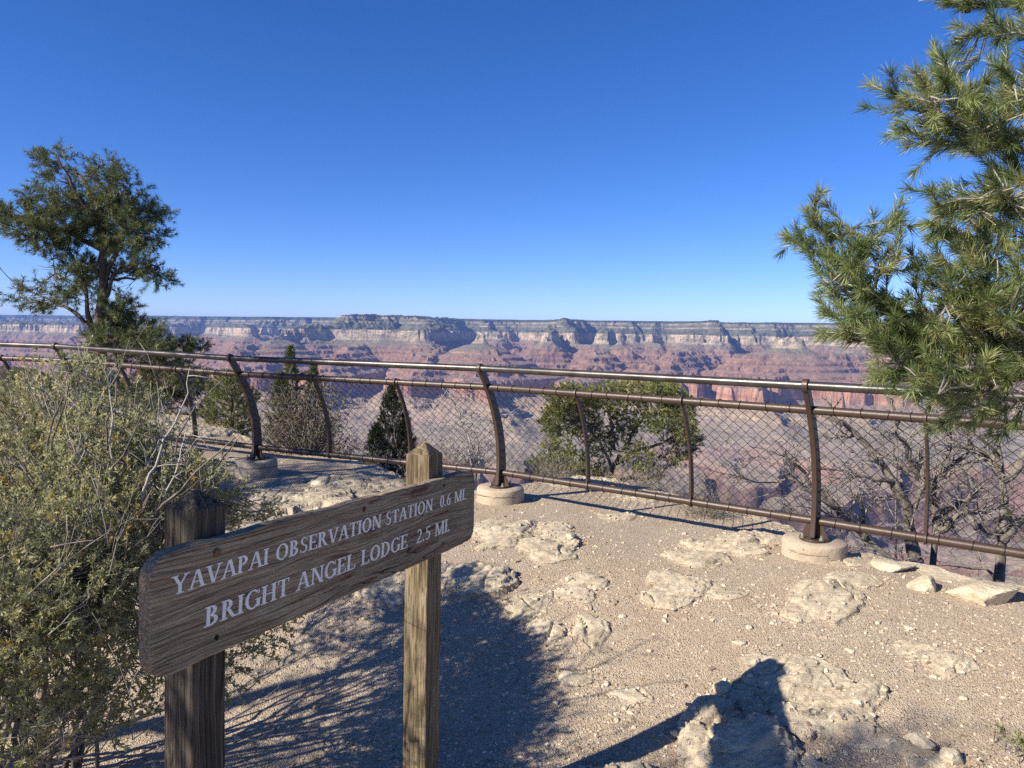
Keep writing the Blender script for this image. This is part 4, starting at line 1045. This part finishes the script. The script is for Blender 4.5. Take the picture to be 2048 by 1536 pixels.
# ================= pinyon boughs close by on the right
def right_pine():
    rs = np.random.RandomState(31); D = 2.35; A = lambda x, y, dd=0: tuple(at(x, y, D+dd))
    b0 = at(2420, 1300, 2.6); g0 = gz(b0.x, b0.y)
    root = empty("pine_tree", (b0.x, b0.y, g0)); tag(root, "bushy long-needled pine reaching in close at the right edge of the picture", "tree")
    w_ = MB(); lines = []
    tr = [(b0.x, b0.y, g0-.1), (b0.x-.03, b0.y, .6), (b0.x+.04, b0.y+.05, 1.6), (b0.x-.02, b0.y, 2.6), (b0.x+.05, b0.y, 3.9), (b0.x, b0.y+.05, 4.8)]
    lines.append(limb(w_, tr, .13, .03, rs, 30, .02, 12))
    TR = lambda z: tuple(lines[0][int(np.abs(lines[0][:, 2]-z).argmin())])
    def zof(x, y): return at(x, y, D).z
    B = [  # boughs: pixel polylines, depth shift, radius
        ([(2300,40),(2100,20),(1990,20),(1900,12)], .15, .010), ([(2300,120),(2100,80),(2010,60),(1945,88)], -.1, .009),
        ([(2350,420),(2130,330),(1990,290),(1900,250),(1835,220),(1795,212)], .0, .014), ([(1990,290),(1930,210),(1905,150),(1890,118)], .1, .007), ([(1900,250),(1865,200),(1832,160)], -.08, .006),
        ([(2130,330),(2060,240),(2010,180),(1985,150)], .15, .008), ([(1960,285),(1900,290),(1830,262)], .05, .006), ([(2200,300),(2080,190),(2030,165)], -.2, .008),
        ([(2350,560),(2130,440),(1990,400),(1900,400),(1862,385)], -.1, .012), ([(1990,400),(1930,440),(1885,415)], .1, .006), ([(2130,440),(2040,340),(1990,330)], .1, .008), ([(2200,520),(2060,470),(1960,470),(1915,500)], .2, .009),
        ([(2350,700),(2150,600),(2030,550),(1960,505),(1905,500)], .1, .011), ([(2150,640),(2010,610),(1940,580),(1860,550)], -.1, .009),
        ([(2380,900),(2180,770),(2048,712),(1960,680),(1890,650),(1810,640),(1745,590),(1715,540)], .0, .019), ([(1745,590),(1700,560),(1660,520),(1625,500),(1602,492)], .05, .006), ([(1715,540),(1722,480),(1690,450),(1655,418)], .0, .006),
        ([(1700,500),(1665,470),(1620,450),(1608,452)], .06, .005), ([(1740,580),(1752,540),(1760,520)], -.06, .005), ([(1725,500),(1745,480),(1762,468)], .04, .005), ([(1745,590),(1700,590),(1650,560),(1630,545)], -.05, .005),
        ([(1890,670),(1810,695),(1750,675),(1700,655),(1660,625)], -.05, .008), ([(1760,690),(1700,672),(1655,680)], .05, .005), ([(1960,740),(1880,730),(1815,730),(1780,718),(1752,700)], -.12, .008),
        ([(2048,745),(1950,768),(1890,782),(1840,806)], -.15, .008), ([(1960,680),(1900,620),(1860,590)], -.1, .008), ([(2048,712),(1980,640),(1930,600)], -.15, .009),
        ([(2180,770),(2080,690),(2020,640)], -.2, .010), ([(1880,660),(1830,600),(1790,590)], .0, .006), ([(2048,730),(1960,740),(1870,770),(1800,775)], .15, .008), ([(2100,740),(1990,770),(1930,830),(1900,835)], -.05, .008)]
    ends = []; A_, B_ = [], []
    for pts, dd, r in B:
        if pts[-1][0] < 2000:
            (x0_, y0_), (x1_, y1_) = pts[-2], pts[-1]; L_ = math.hypot(x1_-x0_, y1_-y0_); c_ = min(42 if x1_ > 1700 else 76, L_*.8)/L_; pts = pts[:-1] + [(x1_-(x1_-x0_)*c_, y1_-(y1_-y0_)*c_)]
        n_ = len(pts); P3 = [A(p[0], p[1], dd*(1 if n_ < 3 else min(1, i/(n_-1)+.3))) for i, p in enumerate(pts)]
        if pts[0][0] >= 2200: P3 = [TR(P3[0][2]-.15)] + P3
        Q = limb(w_, P3, r*1.15, .0024, rs, 16, .010, 7, .35)
        lines.append(Q)
        seg = np.linalg.norm(np.diff(Q, axis=0), axis=1).sum(); m = int(seg/.026)
        for t in np.linspace(.12 if pts[0][0] >= 2200 else .02, 1, m):
            i = min(int(t*15), 14); p = Q[i] + (Q[i+1]-Q[i])*(t*15-i); dr = unit(Q[i+1]-Q[i])
            side = unit(np.cross(dr, rs.normal(size=3))); a = rs.uniform(.35, .95) if t < .97 else .1
            o = unit(dr*math.cos(a) + side*math.sin(a) + [0, 0, .30]); L = rs.uniform(.06, .12)
            if t < .97: w_.tube([p, p + o*L], [.0026, .0018], 4, .55, cap=False)
            A_.append(p); B_.append(p + o*L)
            if rs.rand() < .6:
                o2 = unit(o + unit(rs.normal(size=3))*.7 + [0, 0, .15]); q = p + o*L*rs.uniform(.7, 1); L2 = rs.uniform(.05, .09)
                w_.tube([q, q + o2*L2], [.0022, .0016], 4, .55, cap=False); A_.append(q); B_.append(q + o2*L2)
    # fill of smaller shoots inside the mass
    for (px, py, rx, ry, n) in [(2000,60,60,40,14),(1950,250,60,50,26),(2020,250,50,70,30),(1850,230,50,30,12),(2000,380,60,50,26),(2040,480,40,60,26),(1960,440,50,30,14),(2030,600,60,50,34),(1950,560,50,30,18),(1990,680,70,60,48),(1890,690,70,50,44),(1810,650,50,36,24),(1940,760,80,40,44),(2030,780,40,60,28),(1700,500,40,40,8),(1830,740,50,26,16),(1680,570,30,20,4),(1760,630,40,24,12),(2040,370,30,40,14)]:
        for p in pxblob(px, py, rx, ry, D+rs.uniform(-.1,.2), int(n*.62), rs, .22):
            nb = nearest_on(lines[1:], p); o = unit(p - nb[1] + nb[2]*.12); L = rs.uniform(.06, .11)
            w_.tube([nb[1], (nb[1]+p)/2 + rs.normal(0, .006, 3), p], [.0035, .0026, .002], 4, .55, cap=False); A_.append(p - o*.01); B_.append(p + o*L)
    f_ = MB(); shoots(np.array(A_), np.array(B_), 100, .045, .0018, f_, rs, (20, 54), .15, .95, .0, 2, .30, .014)
    # off-frame crown that belongs to the same tree
    A2, B2 = [], []
    for _ in range(420):
        z = rs.uniform(.8, 4.9); a = rs.uniform(0, 6.28); rr = rs.uniform(.25, 1.0)*np.interp(z, [.8, 2, 4.9], [.9, 1.05, .25])
        p = np.array([b0.x+.25, b0.y, 0]) + [math.cos(a)*rr, math.sin(a)*rr, z]
        v = M.inverted() @ Vector(p); 
        if v.z < 0 and 1024 + F*v.x/-v.z < 2090: continue
        nb = nearest_on(lines[:1], p - [0,0,.2]); w_.tube(wob([nb[1], (nb[1]+p)/2 + [0,0,-.03], p], 7, .015, rs), np.linspace(.009, .003, 7), 4, .2, cap=False)
        for _ in range(9):
            m_ = nb[1] + (p-nb[1])*rs.uniform(.45, 1.05); o = unit(p - nb[1] + rs.normal(0, .4, 3)); q = m_ + rs.normal(0, .05, 3); A2.append(q); B2.append(q + o*.12)
    shoots(np.array(A2), np.array(B2), 34, .055, .0030, f_, rs, (22, 60), .1, .9)
    # little dry cone at the top
    w_.build("trunk", bark, root); f_.build("crown", pine_near, root, smooth=False)
    c = np.array(lines[1][-1]) + [-.012, 0, .004]; mb = MB(); P_, D_ = [], []
    for q in range(90):
        d = unit(rs.normal(size=3)); P_.append(c + d*.006); D_.append(d)
    leaves(np.array(P_), np.array(D_), np.full(90, .018), np.full(90, .012), rs.uniform(.2, 1, 90), mb, rs)
    mb.build("pine_cone", seedm, root, smooth=False)
right_pine()

# ================= trees outside the picture on the left whose shade falls across the ground
def shade_tree(x, y, h, r, z0, label, seed, nb_, off=(0, 0)):
    rs = np.random.RandomState(seed); g = gz(x, y); root = empty("pine_tree", (x, y, g)); tag(root, label, "tree")
    w_ = MB(); Q = limb(w_, [(x,y,g-.1),(x+.05,y,g+h*.3),(x-.05,y+.05,g+h*.6),(x,y,g+h*.97)], .12, .02, rs, 20, .03, 8); A_, B_ = [], []
    for _ in range(nb_):
        z = rs.uniform(z0, h)*1.0; a = rs.uniform(0, 6.28); rr = r*math.sqrt(rs.uniform(.15, 1))*math.sqrt(max(.05, 1-((z-z0)/(h-z0))**2.2))
        c = np.array([x+off[0] + math.cos(a)*rr, y+off[1] + math.sin(a)*rr, g+z]); i = int(np.abs(Q[:, 2]-(c[2]-.25)).argmin())
        w_.tube(wob([Q[i], (Q[i]+c)/2+[0,0,.05], c], 6, .04, rs), np.linspace(.02, .006, 6), 4, cap=False)
        for _ in range(9):
            o = unit(c - Q[i] + rs.normal(0, .45, 3)*np.linalg.norm(c-Q[i])); p = c + rs.normal(0, .11, 3); A_.append(p); B_.append(p + o*rs.uniform(.1, .2))
    f_ = MB(); shoots(np.array(A_), np.array(B_), 22, .055, .006, f_, rs, (25, 65), .1, .9)
    w_.build("trunk", bark, root); f_.build("crown", pine_far, root, smooth=False)
shade_tree(-3.97, 1.17, 3.0, .50, .5, "bushy young pine just outside the left of the picture, closest to the big shrub", 61, 60)
shade_tree(-4.33, 1.83, 3.0, .60, .9, "thin sparse pine just outside the left of the picture, behind the big shrub", 64, 17)
shade_tree(-3.54, -.02, 3.85, .98, .8, "narrow dense pine standing to the left of the camera", 63, 200)
shade_tree(-7.66, 4.33, 5.6, 1.75, 1.6, "tall pine outside the left of the picture, farther along the fence", 62, 380)

# ================= big pale-leaved shrub in the left foreground
def big_shrub():
    rs = np.random.RandomState(41); root_p = (-2.05, 2.75); g = gz(*root_p); root = empty("large_shrub", (*root_p, g))
    tag(root, "large tangled shrub with small pale green leaves filling the left foreground", "shrub")
    w_ = MB(); A_, B_ = [], []
    # canopy sample points as pixel blobs at several depths
    blobs = [(60,830,80,70,3.7,80),(150,800,60,70,3.6,70),(120,745,26,22,3.5,14),(230,850,60,60,3.5,70),(60,940,90,80,3.2,110),(200,930,90,80,3.1,130),(300,910,60,44,3.4,44),(330,990,80,60,3.1,90),(430,1020,46,28,3.3,20),(385,960,34,30,3.6,18),(500,1030,34,26,3.6,14),
             (60,1060,90,80,2.8,110),(190,1050,90,80,2.7,130),(290,1080,70,70,2.9,90),(60,1180,90,80,2.5,100),(180,1180,80,80,2.5,110),(270,1200,60,70,2.7,70),(60,1300,90,70,2.4,60),(180,1310,80,60,2.5,60),(250,1380,60,60,2.7,40),(60,1430,80,60,2.3,26),(520,1240,60,50,3.3,30),(470,1300,50,50,3.0,24),(545,1190,50,30,3.5,14),(380,1050,60,40,3.4,40),
             (-80,900,60,120,3.3,60),(-100,1100,60,120,2.8,60),(160,1440,90,50,2.5,26)]
    stems = []
    for q in range(34):
        a = rs.uniform(-.35, 1.0); top = at(rs.uniform(-80, 500), rs.uniform(760, 1150), rs.uniform(2.6, 3.6))
        b = (root_p[0] + rs.uniform(-.35, .35), root_p[1] + rs.uniform(-.3, .35)); bz = gz(*b)
        mid = ((b[0]*.55+top.x*.45)+rs.uniform(-.1,.1), b[1]*.55+top.y*.45, bz*.35+top.z*.65-.12)
        stems.append(limb(w_, [(b[0], b[1], bz-.02), mid, tuple(top)], rs.uniform(.008, .016), .003, rs, 22, .022, 5, 0.0))
    allp = np.concatenate(stems); 
    for (px, py, rx, ry, dd, n) in blobs:
        P = pxblob(px, py, rx, ry, dd, int(n*1.0), rs, .38)
        for p in P:
            if p[2] < gz(p[0], p[1]) + .04: p[2] = gz(p[0], p[1]) + rs.uniform(.04, .3)
            d_ = np.linalg.norm(allp - (p - [-.1, 0, .18]), axis=1); b = allp[int(d_.argmin())]
            m_ = (b+p)/2 + rs.normal(0, .03, 3) + [.02, 0, -.02]
            w_.tube(wob([b, m_, p], 6, .012, rs), np.linspace(.0034, .0016, 6), 4, rs.uniform(0, .6), cap=False)
            o = unit(p - b + [0, 0, .12] + rs.normal(0, .05, 3))
            for _ in range(rs.randint(2, 4)):
                o2 = unit(o + rs.normal(0, .42, 3) + [0, 0, .15]); L = rs.uniform(.06, .15); s_ = p - o*rs.uniform(0, .06)
                w_.tube([s_, s_ + o2*L], [.0015, .001], 3, rs.uniform(0, .7), cap=False); A_.append(s_); B_.append(s_ + o2*L)
    A_ = np.array(A_); B_ = np.array(B_); n = len(A_); per = 21
    D = unit(B_-A_); t = rs.uniform(.15, 1.0, (n, per)); t[:, :10] = rs.uniform(.90, 1.02, (n, 10))
    P = A_[:, None] + (B_-A_)[:, None]*t[..., None]; d = unit(D[:, None]*rs.uniform(.4, 1.1, (n, per, 1)) + rs.normal(0, .62, (n, per, 3)))
    base = rs.uniform(.1, .8, (n, 1)); yel = (rs.rand(n, 1) < .07)*.5
    f_ = MB(); leaves(P.reshape(-1, 3), d.reshape(-1, 3), rs.uniform(.014, .027, n*per), rs.uniform(.0055, .0092, n*per), np.clip(base + rs.normal(0, .16, (n, per)) + yel, 0, 1).ravel(), f_, rs)
    # bare pale branches and dry tangle
    p_ = w_
    for pts in [[(120,1180,2.9),(210,1050,2.9),(300,930,2.95),(318,880,3.0)],[(250,1100,2.8),(330,1000,2.85),(350,940,2.9),(378,850,3.0)],[(280,1010,2.8),(300,940,2.8),(375,790,2.9),(380,735,2.9)],[(200,1100,2.8),(230,960,2.9),(225,860,2.9),(222,735,3.0)],[(120,1250,2.6),(200,1130,2.7),(290,1010,2.8)],[(60,1300,2.5),(160,1200,2.6),(250,1090,2.7)],[(40,1160,2.8),(110,1010,2.8),(170,900,2.8)]]:
        Q = limb(p_, [tuple(at(*p)) for p in pts], .0065, .0018, rs, 18, .012, 5, .7)
        for _ in range(7): i = rs.randint(5, 17); gnarl(p_, Q[i], unit(Q[i]-Q[i-1] + rs.normal(0, .45, 3) + [0,0,.2]), rs.uniform(.10, .26), .0022, 1, rs, .2, (1, 4), .7, tint=.6, minr=.0009)
    for _ in range(110):
        a = at(rs.uniform(-60, 420), rs.uniform(1080, 1520), rs.uniform(2.1, 2.9)); z = gz(a.x, a.y)
        if a.z < z: a.z = z + rs.uniform(.01, .15)
        if math.hypot(a.x+.67, a.y-1.85) < .35: continue
        gnarl(p_, tuple(a), unit(np.array([rs.uniform(.0, .9), rs.uniform(-.6, .4), rs.uniform(.2, 1)])), rs.uniform(.12, .32), .0022, 1, rs, .1, (1, 4), .6, tint=0.0, minr=.0009, tt=.7)
    w_.build("stems", twigm, root); f_.build("foliage", shrubleaf, root, smooth=False)
big_shrub()

# ================= generic small plants
def conifer(name, label, px, pyb, pyt, wpx, y, seed, mat, n=900, per=16, L=.035, W=.004, cone=True, z_b=None, tops=None):
    rs = np.random.RandomState(seed); b = at(px, pyb, y); t = at(px, pyt, y); h = t.z - b.z; r = wpx*y/F/2
    root = empty(name, b); tag(root, label, "tree"); w_ = MB(); gz_ = gz(b.x, b.y)
    Q = limb(w_, [(b.x, b.y, min(gz_, b.z)-.1), (b.x+.02, b.y, b.z+h*.4), (t.x, t.y, t.z)], .035+.01*h, .006, rs, 16, .02, 7); A_, B_ = [], []
    tp = tops or [(0, 1.0, 1.0)]
    for q in range(n):
        ox, hh, rr0 = tp[rs.randint(len(tp))]; s = rs.rand()**.8; z = h*hh*s
        rad = r*rr0*((1-s)**.75 if cone else math.sqrt(max(0, 1-(2*s-1)**2)*.9+.05)); a = rs.uniform(0, 6.28); rr = rad*(rs.uniform(.4, 1)**.6)*(1+.25*math.sin(a*3+s*19))
        p = np.array([b.x + ox*r*(1 if cone else .9) + math.cos(a)*rr, b.y + math.sin(a)*rr, b.z + z])
        o = unit(np.array([math.cos(a)*.8, math.sin(a)*.8, .75 + s])+rs.normal(0, .25, 3)); ll = rs.uniform(.06, .14)
        if rs.rand() < .22: i = int(np.abs(Q[:, 2]-(p[2]-.1)).argmin()); w_.tube([Q[i], p], [.008, .003], 3, cap=False)
        A_.append(p - o*ll*.5); B_.append(p + o*ll*.5)
    f_ = MB(); shoots(np.array(A_), np.array(B_), int(per*1.5), L*1.15, W*1.35, f_, rs, (20, 60), .05, .95)
    w_.build("trunk", bark, root); f_.build("crown", mat, root, smooth=False)
conifer("spruce_tree", "small dark conical evergreen beyond the mesh, left of the sunlit sign post", 782, 975, 775, 122, 10.5, 71, conif, 1500, 18, .035, .0055, tops=[(0,1,1),(0,1,1),(-.5,.62,.62),(.45,.72,.6)])
conifer("juniper_tree", "upright yellow-green young evergreen behind the fence, left of the shaded post", 462, 905, 745, 100, 11.2, 72, jun, 1000, 18, .042, .005, cone=False)
conifer("pine_sapling", "green pine top rising above the brown seed-head bush behind the fence", 590, 900, 698, 170, 12.0, 73, pine_far, 1000, 18, .055, .0065, tops=[(-.1,1,.42),(.45,.82,.42),(-.35,.75,.42)])
def seed_bush():
    rs = np.random.RandomState(81); y = 9.6; b = at(610, 930, y); root = empty("seed_head_bush", b); tag(root, "dark twiggy bush topped with brown dry seed heads, right of the shaded fence post", "shrub")
    w_ = MB(); P_, D_ = [], []
    for q in range(120):
        t = np.array(at(rs.uniform(530, 700), 0, y + rs.uniform(-.5, .5))); tx_ = rs.uniform(525, 712); ty_ = 745 + ((tx_-600)/110)**2*60 + rs.uniform(0, 130); t = np.array(at(tx_, ty_, y + rs.uniform(-.5, .5)))
        s = np.array([b.x + rs.uniform(-.12, .25), b.y + rs.uniform(-.2, .2), b.z-.15]); m_ = s*.45 + t*.55 + [(s[0]-t[0])*.1, 0, -.05]
        Q = wob([s, m_, t], 10, .02, rs); w_.tube(Q, np.linspace(.008, .0025, 10), 4, rs.uniform(0, .25), cap=False)
        for _ in range(9):
            i = rs.randint(4, 10); o = unit(Q[i]-Q[i-1] + rs.normal(0, .5, 3)); L = rs.uniform(.08, .22); w_.tube([Q[i], Q[i]+o*L], [.003, .0018], 3, rs.uniform(0, .3), cap=False)
            for _ in range(9): P_.append(Q[i] + o*L*rs.uniform(.4, 1.05)); D_.append(unit(o + rs.normal(0, .7, 3)))
    n = len(P_); f_ = MB(); leaves(np.array(P_), np.array(D_), rs.uniform(.018, .036, n), rs.uniform(.009, .017, n), rs.rand(n)**1.2, f_, rs)
    w_.build("stems", twigm, root); f_.build("seed_heads", seedm, root, smooth=False)
seed_bush()
def bare_shrub():
    rs = np.random.RandomState(82); y = 9.3; b = at(955, 985, y); root = empty("bare_shrub", b); tag(root, "leafless shrub of pale whitish twigs just left of the middle fence post", "shrub")
    w_ = MB()
    for pts in [[(958,1000),(945,930),(930,860),(905,800),(880,770)],[(952,960),(960,880),(940,820),(945,770)],[(940,900),(900,850),(868,820)],[(955,940),(985,880),(1000,830)],[(948,900),(920,830),(900,790)]]:
        Q = limb(w_, [tuple(at(*p, y+rs.uniform(-.15,.15))) for p in pts], .012, .003, rs, 16, .02, 5, .6)
        for _ in range(16): i = rs.randint(4, 16); gnarl(w_, Q[i], unit(Q[i]-Q[i-1] + rs.normal(0, .5, 3)+[0,0,.2]), rs.uniform(.16, .34), .004, 2, rs, .15, (2, 4), .7, tint=.4, minr=.0016, tt=.5)
    w_.build("branches", palet, root)
    rs = np.random.RandomState(83); b = at(905, 975, 8.6); root = empty("rusty_leaf_shrub", b); tag(root, "low sparse shrub with pinkish-brown and yellow dry leaves behind the sunlit sign post", "shrub")
    w_ = MB(); tips = []
    for q in range(34):
        gnarl(w_, (b.x+rs.uniform(-.3,.35), b.y+rs.uniform(-.2,.2), b.z-.1), unit([rs.normal(0,.35), rs.normal(0,.2), 1]), rs.uniform(.3, .62), .005, 2, rs, .2, (2, 4), .6, tips=tips, tint=.1, minr=.0015, tt=.4)
    P_, D_ = [], []
    for a, c in tips:
        for _ in range(5): P_.append(a + (c-a)*rs.rand()); D_.append(unit(rs.normal(size=3)))
    n = len(P_); f_ = MB(); leaves(np.array(P_), np.array(D_), rs.uniform(.014, .028, n), rs.uniform(.006, .011, n), rs.rand(n), f_, rs)
    w_.build("stems", palet, root); f_.build("foliage", seedm, root, smooth=False)
bare_shrub()
def mid_juniper():
    rs = np.random.RandomState(84); y = 8.9; b = at(1215, 985, y); root = empty("juniper_tree", b); tag(root, "broad sunlit yellow-green juniper crown seen through the mesh right of the middle fence post", "tree")
    w_ = MB(); lines = []
    for pts in [[(1215,1010),(1225,940),(1205,880),(1160,830),(1120,800)],[(1222,940),(1260,880),(1290,830),(1300,790)],[(1225,930),(1290,900),(1350,870),(1380,820)],[(1210,960),(1150,940),(1095,900)],[(1230,960),(1300,950),(1350,930)],[(1225,900),(1215,830),(1205,790)]]:
        lines.append(limb(w_, [tuple(at(*p, y+rs.uniform(-.2,.2))) for p in pts], .03, .006, rs, 16, .03, 6))
    blobs = [(1135,800,45,28,60),(1110,845,26,34,40),(1165,840,40,34,46),(1180,795,40,22,36),(1215,800,30,30,26),(1280,790,40,26,46),(1320,780,34,14,26),(1345,810,44,28,60),(1370,850,26,34,40),(1310,840,34,28,30),(1250,850,34,34,30),(1115,900,30,26,26),(1200,890,36,28,24),(1270,910,34,28,22),(1350,900,34,30,22),(1090,930,34,22,26),(1150,930,40,24,26),(1195,945,30,20,14),(1300,935,34,20,12),(1230,770,26,8,8),(1380,885,14,20,10)]
    A_, B_ = [], []
    for (px, py, rx, ry, n) in blobs:
        for p in pxblob(px, py, rx, ry, y+rs.uniform(-.35,.35), int(n*3.2), rs, .35):
            nb = nearest_on(lines, p); o = unit(p - nb[1] + [0, 0, .1] + rs.normal(0, .15, 3))
            if rs.rand() < .5: w_.tube([nb[1], (nb[1]+p)/2 + rs.normal(0,.02,3), p], [.005, .003, .002], 3, rs.uniform(0,.6), cap=False)
            for _ in range(2): o2 = unit(o + rs.normal(0, .5, 3)); A_.append(p); B_.append(p + o2*rs.uniform(.05, .11))
    f_ = MB(); shoots(np.array(A_), np.array(B_), 48, .032, .0058, f_, rs, (15, 60), .1, .95)
    w_.build("trunk", bark, root); f_.build("crown", jun, root, smooth=False)
mid_juniper()
def tuft(label, px, py, wpx, hpx, y, seed, n=240, nm="grass_tuft", mat=None):
    rs = np.random.RandomState(seed); b = at(px, py, y); root = empty(nm, b); tag(root, label, "plant"); w_ = MB(); f_ = MB(); tips = []
    for _ in range(n):
        a = rs.uniform(0, 6.28); s_ = np.array([b.x + rs.normal(0, .16)*wpx*y/F, b.y + rs.normal(0, .07), b.z-.05]); d = unit([math.cos(a)*.5, math.sin(a)*.4, 1]); L = hpx*y/F*rs.uniform(.5, 1.1)
        gnarl(w_, s_, d, L, .0024, 1, rs, .1, (1, 4), .6, tips=tips, tint=.0, minr=.0009, tt=.5)
    A_ = np.array([t[0] for t in tips]); B_ = np.array([t[1] for t in tips]); shoots(A_, B_, 7, .022, .0045, f_, rs, (15, 60), 0, .95)
    w_.build("stems", twigm, root); f_.build("foliage", mat or strawm, root, smooth=False)
tuft("yellowish grassy shrub growing under the lower rail, left of the nearest concrete footing", 1415, 1040, 120, 66, 6.2, 91, 130)
tuft("straw-coloured dry shrub beneath the broad juniper, beside a pale rock", 1290, 1000, 170, 80, 7.6, 92, 120)
tuft("grey-green low shrub at the right foot of the middle fence post", 1110, 975, 120, 66, 8.0, 93, 110, mat=shrubleaf)
tuft("low twiggy brown brush at the left foot of the sunlit sign post's dark evergreen", 720, 955, 90, 60, 9.4, 94, 80, mat=seedm)
tuft("small green weed at the right edge of the picture, near the bottom", 2052, 1500, 60, 40, 2.95, 95, 40, mat=jun)
def litter():
    rs = np.random.RandomState(97); mb = MB(); n = 2600
    y = 1.75/rs.uniform(.25, .95, n); x = rs.uniform(-.8, .72, n)*y; keep = rs.rand(n) < np.clip(.75 - x*.22 + .7*fbm(x/.6, y/.6, 2, 301), .05, 1)
    x, y = x[keep], y[keep]; ok = edge_dist(x.astype(np.float32), y.astype(np.float32)) < -.05; x, y = x[ok], y[ok]; n = len(x)
    z = ground_full(x, y)[0]; a = rs.uniform(0, 6.28, n); L = rs.uniform(.018, .042, n); d = np.stack([np.cos(a), np.sin(a), rs.uniform(-.05, .12, n)], -1)*L[:, None]/2; c = np.stack([x, y, z+.0035], -1); s_ = np.stack([-np.sin(a), np.cos(a), a*0], -1)*.0009
    u = np.array([0, 0, .0012])
    v = np.stack([c-d-s_, c-d+s_, c-d+u, c+d-s_, c+d+s_, c+d+u], 1).reshape(-1, 3); b = np.arange(n)[:, None]*6
    mb.add(v, np.concatenate([b+[0,1,4,3], b+[1,2,5,4], b+[2,0,3,5]]), np.repeat(rs.rand(n), 6))
    tag(mb.build("fallen_needles", seedm, smooth=False), kind="stuff")
litter()
# ================= dead trees on the right
def dead_tree(label, limbs, y, seed, r, twigs, base, lvl=2):
    rs = np.random.RandomState(seed); b = at(*base, y); gzz = gz(b.x, b.y); root = empty("dead_tree", b); tag(root, label, "tree", None); w_ = MB()
    for li, (pts, k_) in enumerate(limbs):
        P3 = [tuple(at(px, py, y + dd)) for px, py, dd in pts]
        if li == 0: P3 = [(P3[0][0], P3[0][1], min(gzz, P3[0][2]) - .2)] + P3
        Q = limb(w_, P3, r*k_, r*k_*.22 + .003, rs, max(10, 5*len(pts)), .022, 8)
        for _ in range(int(twigs*(.5+k_))):
            i = rs.randint(3 if li else 8, len(Q)); gnarl(w_, Q[i], unit(np.cross(unit(Q[i]-Q[i-1]), rs.normal(size=3)) + unit(Q[i]-Q[i-1])*.6 + [0, 0, .1]), rs.uniform(.16, .42), max(r*k_*.24, .007), lvl, rs, .1, (3, 6), .85, .62, 5, None, .30, 0.0, .0022, .35)
    for _ in range(0): pass
    w_.build("trunk", graybark, root)
dead_tree("thick-limbed dead tree with crooked grey branches at the far right beyond the fence", [([(1995,1150,0),(2003,1060,0),(2008,960,.05),(2000,880,.1),(1990,830,.1)], 1.0), ([(2003,1080,0),(2060,1030,.1),(2110,1000,.2)], .6), ([(2008,960,0),(2060,900,-.1),(2100,880,-.2)], .5), ([(2000,930,0),(1950,900,.1),(1890,880,.2)], .35), ([(1998,1060,0),(1950,1050,-.1),(1930,1010,-.1),(1945,980,0)], .4), ([(1992,850,.1),(1960,800,.2),(1935,780,.2)], .4)], 6.0, 101, .080, 10, (1995,1165))
dead_tree("slim dead tree with forked grey limbs behind the thin fence stiffener on the right", [([(1868,1140,0),(1865,1080,0),(1868,1010,.05),(1875,950,.1),(1895,890,.1),(1890,820,.1),(1882,770,.1)], .8), ([(1868,1000,0),(1830,930,-.1),(1795,860,-.1),(1785,800,0)], .6), ([(1870,1040,0),(1910,1010,.1),(1960,990,.2)], .5), ([(1872,960,.1),(1935,900,.2),(1945,850,.3)], .45), ([(1866,1080,0),(1905,1040,-.1),(1950,1020,-.2)], .5)], 6.3, 102, .064, 9, (1868,1160))
dead_tree("dead tree leaning left with a long sloping grey trunk, right of the nearest fence post", [([(1850,1165,0),(1800,1130,0),(1740,1085,.05),(1680,1030,.1),(1630,990,.1)], .85), ([(1835,1140,0),(1820,1060,.1),(1790,970,.1),(1740,900,.2),(1690,850,.2),(1650,830,.2)], .9), ([(1790,970,.1),(1740,950,0),(1690,940,0)], .4), ([(1680,1030,.1),(1620,960,.1),(1570,910,.1),(1540,880,.1)], .4), ([(1630,990,.1),(1580,960,.1),(1550,965,.1)], .3), ([(1815,1040,.1),(1850,960,0),(1842,900,0)], .4), ([(1740,1085,.05),(1720,1010,-.1),(1700,960,-.1)], .35)], 6.1, 103, .064, 9, (1850,1175))
dead_tree("thin bare grey sapling poking above the top rail, left of the pine boughs", [([(1800,900,0),(1790,820,0),(1770,760,0),(1760,700,0)], .5), ([(1790,820,0),(1760,760,.1),(1745,720,.1)], .3)], 6.8, 104, .03, 6, (1805,960), 1)
for o in list(bpy.data.objects):
    if "_o" in o: del o["_o"]
print("faces", sum(len(o.data.polygons) for o in bpy.data.objects if o.type == 'MESH'))
